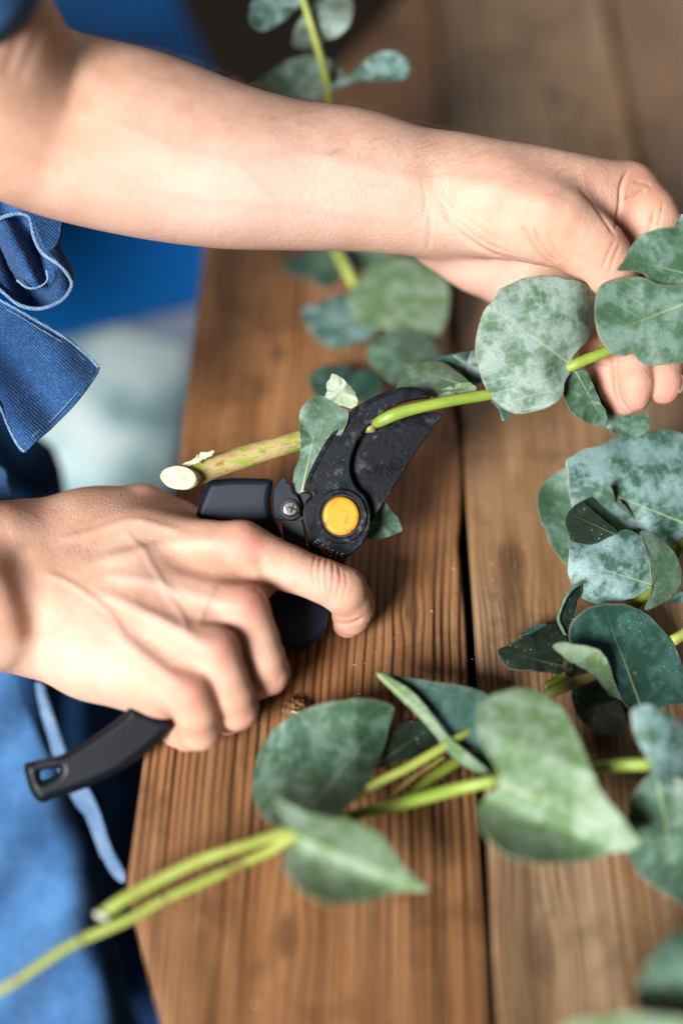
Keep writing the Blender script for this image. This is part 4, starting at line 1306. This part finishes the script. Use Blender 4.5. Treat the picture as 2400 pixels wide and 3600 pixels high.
lines = [
    # tendons
    ([(330, 1985), (520, 1935), (680, 1905), (800, 1912)], 26, 1.1, -0.35),
    ([(360, 2030), (520, 2045), (680, 2095), (830, 2135)], 26, 1.0, -0.45),
    ([(340, 2080), (520, 2160), (640, 2225), (740, 2285)], 24, 0.9, -0.4),
    ([(330, 2150), (460, 2270), (560, 2350), (640, 2420)], 24, 0.8, -0.3),
    # hollows between them
    ([(480, 1985), (640, 1990), (800, 2010), (900, 2040)], 34, -0.7, 0),
    ([(470, 2100), (600, 2150), (720, 2210), (800, 2220)], 30, -0.7, 0),
    ([(470, 2220), (570, 2290), (660, 2350), (720, 2370)], 28, -0.7, 0),
    # veins
    ([(200, 1900), (330, 1870), (460, 1830), (560, 1850), (660, 1880)], 15, 0.55, 2.6),
    ([(430, 1860), (520, 1960), (580, 2060), (660, 2120)], 13, 0.4, 2.6),
    ([(560, 2060), (640, 2160), (660, 2240)], 13, 0.4, 2.6),
    ([(150, 2010), (260, 2060), (380, 2150), (440, 2240)], 14, 0.6, 2.5),
    ([(700, 2180), (725, 2120), (760, 2060)], 12, 0.5, 2.4),
    ([(600, 2330), (660, 2300), (700, 2250)], 12, 0.5, 2.4),
    # wrist hollow
    ([(40, 1930), (85, 2040), (120, 2160), (150, 2270)], 60, -3.2, 0),
    # knuckle creases of the index finger
    ([(1112, 1948), (1100, 2000), (1104, 2060)], 5, -0.35, 0.5),
    ([(1130, 1950), (1122, 2010), (1128, 2075)], 5, -0.4, 0.5),
    ([(1150, 1958), (1146, 2010), (1150, 2080)], 5, -0.4, 0.5),
    ([(1170, 1975), (1172, 2020), (1166, 2085)], 5, -0.45, 0.6),
    ([(1190, 1990), (1197, 2040), (1184, 2095)], 5, -0.4, 0.6),
    ([(1212, 2010), (1218, 2055), (1204, 2105)], 5, -0.3, 0.4),
    ([(1160, 2182), (1200, 2196), (1245, 2190), (1275, 2172)], 7, -0.6, 0.5),
    ([(1175, 2160), (1215, 2172), (1260, 2158)], 5, -0.25, 0.3),
    ([(905, 1960), (930, 2020), (935, 2080)], 22, -1.0, 0),
    # folds of the other fingers
    ([(800, 2525), (840, 2538), (880, 2525)], 6, -0.3, 0.3),
    ([(930, 2400), (965, 2405), (990, 2385)], 6, -0.3, 0.3),
]
spots = [(870, 1915, 90, 70, 'b', 0.9), (860, 2130, 90, 65, 'b',0.9), (770, 2285, 80, 60, 'b', 0.9), (670, 2440, 90, 70, 'b',0.9),
         (1190, 2050, 55, 60, 'b', 0.7), (1230, 2200, 60, 50, 'b', 0.7), (960, 2390, 60, 60, 'b', 0.3), (850, 2520, 60, 50, 'b', 0.4), (700, 2590, 80, 45, 'b', 0.45),
         (300, 2300, 300, 120, 'p', 0.45), (1020, 2030, 130, 60, 'p', 0.35),
         (870, 1910, 55, 50, 'o', 0.9), (855, 2128, 50, 46, 'o', 1.1), (762, 2284, 48, 44, 'o', 1.1), (668, 2436, 48, 44, 'o', 1.0), (1195, 2055, 40, 48, 'o', 0.5)]
Vr, bl_r, pa_r, ta_r, ve_r = detail(Vr, Fr, lines, spots)

# ---- left (upper) arm and hand
lo = np.array([-200.0, 8.0, -95.0])
hi = np.array([150.0, 235.0, 95.0])
fd = Field(lo, hi, 1.3)
arm = fd.empty()
chain(fd, arm, [(-420, -420, 95, 350), (-180, 20, 62, 330), (10, 330, 32, 318), (190, 432, 18, 316), (480, 505, 10, 316), (765, 579, 4, 284), (1004, 616, -3, 255), (1244, 635, -9, 240), (1480, 683, -14, 208), (1620, 700, -18, 182)], 0, smooth=130)
hand = fd.empty()
# back of hand towards the index knuckle
back_ = fd.empty()
chain(fd, back_, [(1540, 668, -16, 184), (1760, 660, -14, 162), (1960, 676, -13, 144), (2100, 690, -17, 130), (2195, 696, -21, 124)], 0, smooth=14)
# body of the palm
chain(fd, hand, [(1600, 740, -26, 150), (1900, 850, -36, 130), (2120, 960, -46, 110)], 9)
chain(fd, hand, [(1585, 812, -32, 150), (1700, 880, -36, 140), (1850, 975, -40, 125), (2060, 1100, -46, 100)], 8)
thumb = fd.empty()
chain(fd, thumb, [(1590, 690, -14, 185), (1760, 730, -5, 168), (1900, 775, 0, 140), (1965, 800, 1, 122), (2050, 850, 0, 102), (2095, 888, -1, 98), (2140, 945, -3, 86), (2175, 990, -6, 70)], 6)
fing = fd.empty()
finger(fd, fing, [(2195, 696, -22, 124), (2270, 760, -20, 105), (2300, 815, -20, 98), (2290, 900, -20, 84), (2240, 985, -20, 70)], 3)
finger(fd, fing, [(2000, 1060, -44, 84), (2085, 1170, -30, 76), (2136, 1300, -20, 71), (2168, 1365, -16, 69), (2192, 1402, -14, 62)], 2)
finger(fd, fing, [(2130, 1020, -42, 84), (2190, 1180, -26, 72), (2224, 1300, -13, 66), (2231, 1350, -10, 64), (2230, 1394, -9, 55)], 2)
finger(fd, fing, [(2250, 980, -42, 90), (2330, 1150, -30, 76), (2332, 1290, -17, 66), (2332, 1345, -13, 63), (2332, 1366, -12, 57)], 2)
D = smin(arm, hand, 9.0)
D = smin(D, fing, 3.0)
D2 = smin(smin(arm, back_, 9.0), thumb, 8.0)
D = smin(D, D2, 2.4)
Vl, Fl = surface_net(fd, D)
Vl = relax(Vl, Fl, 3)
Vl, Fl = subdivide(Vl, Fl)
Vl = relax(Vl, Fl, 2)
lines = [
    ([(1834, 788), (1872, 858), (1910, 909), (1942, 935)], 6, -0.75, 0.84),
    ([(1878, 795), (1898, 846), (1930, 897), (1955, 922)], 5, -0.75, 0.84),
    ([(1925, 815), (1950, 870), (1985, 920)], 5, -0.45, 0.56),
    ([(1553, 731), (1610, 814), (1719, 890), (1846, 928)], 9, -0.90, 0.42),
    ([(1540, 700), (1600, 770), (1700, 850), (1790, 890)], 5, -0.45, 0.28),
    ([(1575, 700), (1640, 770), (1730, 835)], 5, -0.38, 0.21),
    ([(1600, 690), (1670, 750), (1760, 815)], 5, -0.30, 0.14),
    ([(2040, 668), (2076, 705), (2121, 769), (2159, 826)], 6, -0.75, 0.70),
    ([(2205, 600), (2182, 650), (2176, 724), (2162, 800)], 6, -1.05, 0.98),
    ([(2195, 700), (2230, 690), (2265, 665)], 6, -0.60, 0.70),
    ([(2225, 640), (2250, 640), (2290, 655)], 6, -0.45, 0.42),
    ([(2300, 745), (2285, 790), (2270, 830)], 6, -0.90, 0.98),
    ([(2330, 720), (2320, 760), (2310, 800)], 5, -0.45, 0.56),
    ([(2180, 860), (2160, 900), (2140, 960)], 5, -0.45, 0.70),
    ([(2160, 850), (2138, 890), (2118, 945)], 5, -0.45, 0.56),
    ([(1500, 720), (1512, 780), (1504, 880)], 9, -0.30, 0.35),
    ([(1480, 640), (1495, 700), (1490, 760)], 6, -0.30, 0.28),
    ([(950, 630), (1100, 645), (1250, 655), (1420, 690)], 7, -0.12, -0.8),
    ([(1180, 630), (1300, 650), (1380, 660)], 12, 0.0, 0.35),
    ([(1100, 560), (1300, 600), (1520, 660)], 30, 0.7, 0),
    ([(380, 420), (620, 520), (820, 560), (1050, 540), (1300, 560)], 16, 0.25, 2.45),
    ([(420, 640), (700, 700), (980, 720), (1240, 760), (1440, 780)], 16, 0.2, 2.4),
    ([(820, 560), (900, 640), (980, 720)], 14, 0.15, 2.35),
    ([(1520, 640), (1680, 650), (1850, 690), (1980, 740)], 40, 1.2, 0),
    ([(2060, 1290), (2090, 1275), (2130, 1280)], 6, -0.60, 0.70),
    ([(2158, 1260), (2160, 1330), (2172, 1400), (2205, 1446)], 8, -1.4, 0.6),
    ([(100, 40), (60, 160), (20, 280)], 24, -0.5, 0.1),
    ([(160, 60), (110, 180), (60, 300)], 22, -0.35, 0.1),
]
spots = [(2290, 640, 110, 110, 'b', 0.55), (2150, 900, 110, 90, 'b', 0.4), (2180, 1410, 110, 90, 'b', 0.95), (2330, 1380, 70, 80, 'b', 0.95), (2120, 1260, 80, 100, 'b', 0.5),
         (1650, 950, 200, 90, 'p', 0.55), (1650, 950, 160, 80, 'b', 0.35), (900, 680, 600, 200, 'p', 0.85), (1400, 780, 250, 130, 'p', 0.5),
         (1850, 660, 260, 90, 'b', 0.35), (960, 415, 7, 6, 't', 1.0), (670, 388, 7, 6, 't', 0.9), (445, 383, 7, 6, 't', 0.8), (1220, 500, 5, 5, 't', 0.8)]
Vl, bl_l, pa_l, ta_l, ve_l = detail(Vl, Fl, lines, spots)

# ---- shoulders and trunk under the clothes, out of the frame: coarse
fd = Field(np.array([-640.0, -220.0, -260.0]), np.array([-120.0, 330.0, 260.0]), 6.0)
tr_ = fd.empty()
chain(fd, tr_, [(-400, -380, 93, 335), (-1000, -800, 130, 400), (-2300, -300, 60, 700)], 12)
chain(fd, tr_, [(-520, 2065, 22, 260), (-1200, 2000, 40, 330), (-2100, 1200, 80, 420), (-2500, 300, 60, 700)], 12)
chain(fd, tr_, [(-2500, 200, 20, 900), (-2500, 2200, -170, 900)], 20)
Vt, Ft = surface_net(fd, tr_)
Vt = relax(Vt, Ft, 3)

Vall = np.vstack([Vr, Vl, Vt])
Fall = np.vstack([Fr, Fl + len(Vr), Ft + len(Vr) + len(Vl)])
zt = np.zeros(len(Vt))
person = thing('person', 'person in denim cutting a stem, one forearm bare, shears in the other hand', 'person', Pm(-1000, 2500, -300))
body = mesh_obj('body', cam2world(Vall), Fall, M['skin'], person, attrs={
    'blush': np.concatenate([bl_r, bl_l, zt]), 'pale': np.concatenate([pa_r, pa_l, zt]), 'tan': np.concatenate([ta_r, ta_l, zt]), 'vein': np.concatenate([ve_r, ve_l, zt])})
hn = normals(Vl, Fl)
hpx, hpy = to_px(Vl)
cand = np.where((hpx > 250) & (hpx < 2050) & (hn[:, 2] > -0.35) & (hn[:, 1] > 0.10))[0]
hr = np.random.default_rng(3)
pick = hr.choice(cand, 1100, replace=False)
hv, hf = [], []
for q in pick:
    n0 = hn[q]
    d_ = np.array([1.0, 0.25 + hr.normal() * 0.35, hr.normal() * 0.35])
    d_ -= n0 * (d_ @ n0)
    d_ /= np.linalg.norm(d_)
    ln = hr.uniform(3.0, 7.5)
    pts_ = [Vl[q] - n0 * 0.2, Vl[q] + d_ * ln * 0.5 + n0 * ln * 0.26, Vl[q] + d_ * ln + n0 * ln * 0.30]
    side = np.cross(d_, n0)
    b0 = len(hv)
    for p_, r_ in zip(pts_, (0.025, 0.020, 0.006)):
        for a_ in (0.0, 2.094, 4.189):
            hv.append(p_ + (side * math.cos(a_) + n0 * math.sin(a_)) * r_)
    for k in (0, 3):
        for m_ in range(3):
            hf.append((b0 + k + m_, b0 + k + (m_ + 1) % 3, b0 + k + 3 + (m_ + 1) % 3, b0 + k + 3 + m_))
hair = mesh_obj('arm_hair', cam2world(np.array(hv)), hf, M['hair'], person)
hair['kind'] = 'stuff'
sheet('fingernail', [(2382, 1318), (2396, 1322), (2402, 1345), (2396, 1372), (2384, 1380), (2378, 1350)], M['nail'], person, -9, wav=0, gx=-0.12, thick=0.0006)
sheet('fingernail', [(1172, 2196), (1200, 2204), (1240, 2200), (1262, 2190), (1255, 2222), (1230, 2240), (1200, 2236), (1180, 2218)], M['nail'], person, -4.6, wav=0, gy=-0.05, cup=-1.0, thick=0.0006, jag=0.1, base=(1218, 2192), tip=(1216, 2240))

# ------------------------------------------------------------------ clothes
def hem(pts, h, r, parent, mat='hem', n=70, name='hem'):
    p = [(x, y, (h(x, y) if callable(h) else h), r) for x, y in pts]
    return tube(name, p, M[mat], parent, sides=8, n=n, lump=0.12)


# sleeve frill: layered folds of the cuff by the elbow
fr1 = sheet('sleeve', [(-120, 640), (0, 640), (60, 650), (130, 662), (190, 690), (224, 722), (222, 800), (208, 862), (228, 905), (256, 962), (250, 1012), (215, 1058), (140, 1085), (60, 1070), (0, 1015), (-120, 960)], M['denim'], person, -12, n=120, rings=18, thick=0.0012, wav=0.5, center=(100, 860), jag=0.1,
            dh=lambda x, y, s, w, t: 6.5 * np.sin((x - y * 0.35) / 31.0) * np.clip(t + 0.1, 0, 1) - 8 * np.exp(-(((x - 70) / 60) ** 2 + ((y - 900) / 90) ** 2)))
hem([(-60, 638), (0, 642), (60, 652), (130, 664), (190, 692), (222, 724)], -6, 6, person)
hem([(-40, 780), (0, 768), (40, 754), (80, 752), (106, 770), (120, 830), (150, 888), (208, 930), (244, 974), (252, 1008), (218, 1056), (145, 1084), (70, 1072), (10, 1026), (-30, 990)], -3, 7, person, n=110)
# inner fold of the frill
sheet('sleeve_fold', [(-60, 800), (0, 775), (70, 760), (100, 780), (112, 840), (140, 900), (170, 950), (165, 1000), (130, 1015), (80, 1000), (40, 940), (0, 860), (-60, 840)], M['denim'], person, -5, n=100, rings=14, thick=0.0012, wav=0.4, center=(85, 890), jag=0.1,
      dh=lambda x, y, s, w, t: 5 * np.sin((x * 1.0 - y * 0.5) / 22.0) - 4 * t)
hem([(60, 985), (100, 1012), (140, 1008), (168, 985), (165, 950)], -2, 4, person, n=30)
sheet('sleeve_fold', [(70, 700), (150, 690), (215, 725), (216, 800), (200, 860), (165, 880), (135, 820), (115, 770)], M['denim'], person, -4, n=90, rings=12, thick=0.0012, wav=0.2, jag=0.1, gx=-0.03, gy=0.02)
# lower flap
flap = [(-120, 1000), (0, 1052), (60, 1085), (120, 1120), (190, 1160), (250, 1200), (310, 1250), (350, 1292), (338, 1322), (305, 1365), (270, 1412), (235, 1452), (195, 1492), (130, 1548), (88, 1590), (60, 1560), (25, 1490), (0, 1430), (-120, 1300)]
sheet('flap', flap, M['denim'], person, -9, n=120, rings=20, thick=0.0014, wav=0.4, center=(110, 1320), jag=0.1,
      dh=lambda x, y, s, w, t: 4.0 * np.sin((x * 0.75 - y * 0.55 + 600) / 38.0) + 2.0 * np.sin((x * 0.9 - y * 0.3) / 71.0))
fh = lambda x, y: -7.6 + 4.0 * math.sin((x * 0.75 - y * 0.55 + 600) / 38.0) + 2.0 * math.sin((x * 0.9 - y * 0.3) / 71.0)
hem([(-40, 1036), (0, 1054), (60, 1087), (120, 1122), (190, 1162), (250, 1202), (310, 1252), (348, 1292)], fh, 5, person)
hem([(348, 1292), (336, 1322), (270, 1410), (195, 1490), (130, 1546), (88, 1588)], fh, 4.5, person, mat='denim')
hem([(88, 1588), (60, 1558), (25, 1488), (2, 1430), (-30, 1380)], fh, 5, person)
# stitching rows
for pts in ([(326, 1306), (262, 1392), (188, 1472), (125, 1526), (88, 1560)], [(-20, 1068), (60, 1106), (118, 1142), (186, 1182), (246, 1222), (300, 1268)]):
    hem(pts, lambda x, y: fh(x, y) - 0.4, 1.8, person, mat='hem', name='stitching')
# sleeve of the far shoulder, upper left corner
tube('sleeve', [(-175, 25, 61, 348), (-190, -5, 64, 356), (-300, -200, 78, 366), (-420, -420, 95, 380), (-700, -760, 118, 430), (-1000, -850, 130, 500)], M['denim_light'], person, sides=40, n=30, lump=0.012)
# skirt panel hanging behind the lower hand
sheet('skirt', [(-300, 1380), (30, 1440), (120, 1520), (190, 1580), (225, 1700), (240, 1860), (330, 2200), (500, 2400), (620, 2600), (640, 3000), (700, 3800), (-300, 3800)], M['denim_navy'], person, -165, n=90, rings=18, thick=0.002, wav=3, jag=0.1, center=(160, 2600),
      dh=lambda x, y, s, w, t: 10 * np.sin(x / 55.0) + 40 * np.clip((2000 - y) / 600, 0, 1))
sheet('skirt', [(-200, 1590), (0, 1640), (28, 1700), (55, 1780), (75, 1900), (-200, 1900)], M['denim_light'], person, -40, n=60, rings=10, thick=0.0015, jag=0.1)
# lap in worn denim
sheet('trousers', [(-300, 2250), (20, 2330), (90, 2480), (160, 2640), (240, 2790), (300, 2960), (350, 3120), (400, 3300), (440, 3480), (470, 3800), (-300, 3800)], M['denim_light'], person, -78, n=110, rings=26, thick=0.002, wav=2, jag=0.1, center=(80, 3050), base=(60, 2300), tip=(200, 3700),
      dh=lambda x, y, s, w, t: -120 * np.clip((x - 60 - (y - 2400) * 0.22) / 330, 0, 1.2) ** 2 + 4 * np.sin(y / 90.0 + x / 60.0))
# pale folded edge of the apron
sheet('apron_edge', [(128, 2400), (150, 2410), (178, 2520), (212, 2610), (245, 2680), (300, 2750), (350, 2850), (385, 2960), (420, 3040), (446, 3088), (432, 3100), (402, 3080), (366, 3020), (340, 2930), (322, 2890), (270, 2830), (235, 2760), (200, 2690), (168, 2580), (140, 2480)], M['hem'], person, -58, n=120, rings=8, thick=0.002, wav=0.2, jag=0.1, center=(268, 2755))

# ------------------------------------------------------------------ things behind the table edge
tub = thing('blue_tub', 'plain saturated blue plastic panel, blurred, seen beneath the bare forearm', 'tub', Pm(450, 1100, -420))
sheet('side', [(-200, 500), (560, 400), (900, 450), (900, 960), (780, 1050), (700, 1065), (440, 1130), (200, 1190), (-200, 1290)], M['blue'], tub, -330, smooth_outline=False, n=9, thick=0.006, wav=0, jag=0, gy=0.08)
sheet('side', [(100, -200), (560, -200), (610, 0), (680, 130), (750, 280), (800, 460), (200, 520)], M['blue'], tub, -420, smooth_outline=False, thick=0.006, wav=0, jag=0, gy=0.8)

cl = thing('mottled_cloth', 'pale teal mottled cloth, blurred, below the blue panel', 'cloth', Pm(430, 1500, -330))
sheet('cloth', [(-200, 1250), (200, 1130), (700, 1000), (760, 1300), (760, 1900), (600, 2100), (-200, 2100)], M['pattern'], cl, -345, thick=0.003, wav=3, jag=0.1, n=60)
sheet('grey_border', [(420, 1135), (640, 1075), (730, 1050), (740, 1300), (720, 1750), (640, 1900), (600, 1750), (640, 1450), (640, 1190), (560, 1200)], M['greyrim'], cl, -325, thick=0.002, wav=0, jag=0.1, n=60, center=(680, 1200))

# ------------------------------------------------------------------ dust and crumbs on the boards
dr = np.random.default_rng(5)
dv, df = [], []
for _ in range(150):
    px, py = dr.uniform(560, 2350), dr.uniform(1500, 3550)
    s_, t_ = st(px, py)
    if s_ < s_left + 0.012:
        continue
    c = Tpt(px, py, 0.0003)
    r_ = abs(dr.normal(0.0, 0.00022)) + 0.00010
    b0 = len(dv)
    a0 = dr.uniform(0, 3.14)
    el = dr.uniform(1, 2.6)
    for (x, y, z) in ((1, 0, 0), (-1, 0, 0), (0, 1, 0), (0, -1, 0), (0, 0, 1), (0, 0, -1)):
        X, Y = x * r_ * el, y * r_
        dv.append((c.x + X * math.cos(a0) - Y * math.sin(a0), c.y + X * math.sin(a0) + Y * math.cos(a0), c.z + z * r_ * 0.7))
    for f in ((0, 2, 4), (2, 1, 4), (1, 3, 4), (3, 0, 4), (2, 0, 5), (1, 2, 5), (3, 1, 5), (0, 3, 5)):
        df.append(tuple(b0 + q for q in f))
dust = mesh_obj('wood_dust', dv, df, M['cut'], None, smooth=False)
dust['kind'] = 'stuff'
dust['label'] = 'pale crumbs and dust scattered over the ridged boards'
dust['category'] = 'dust'
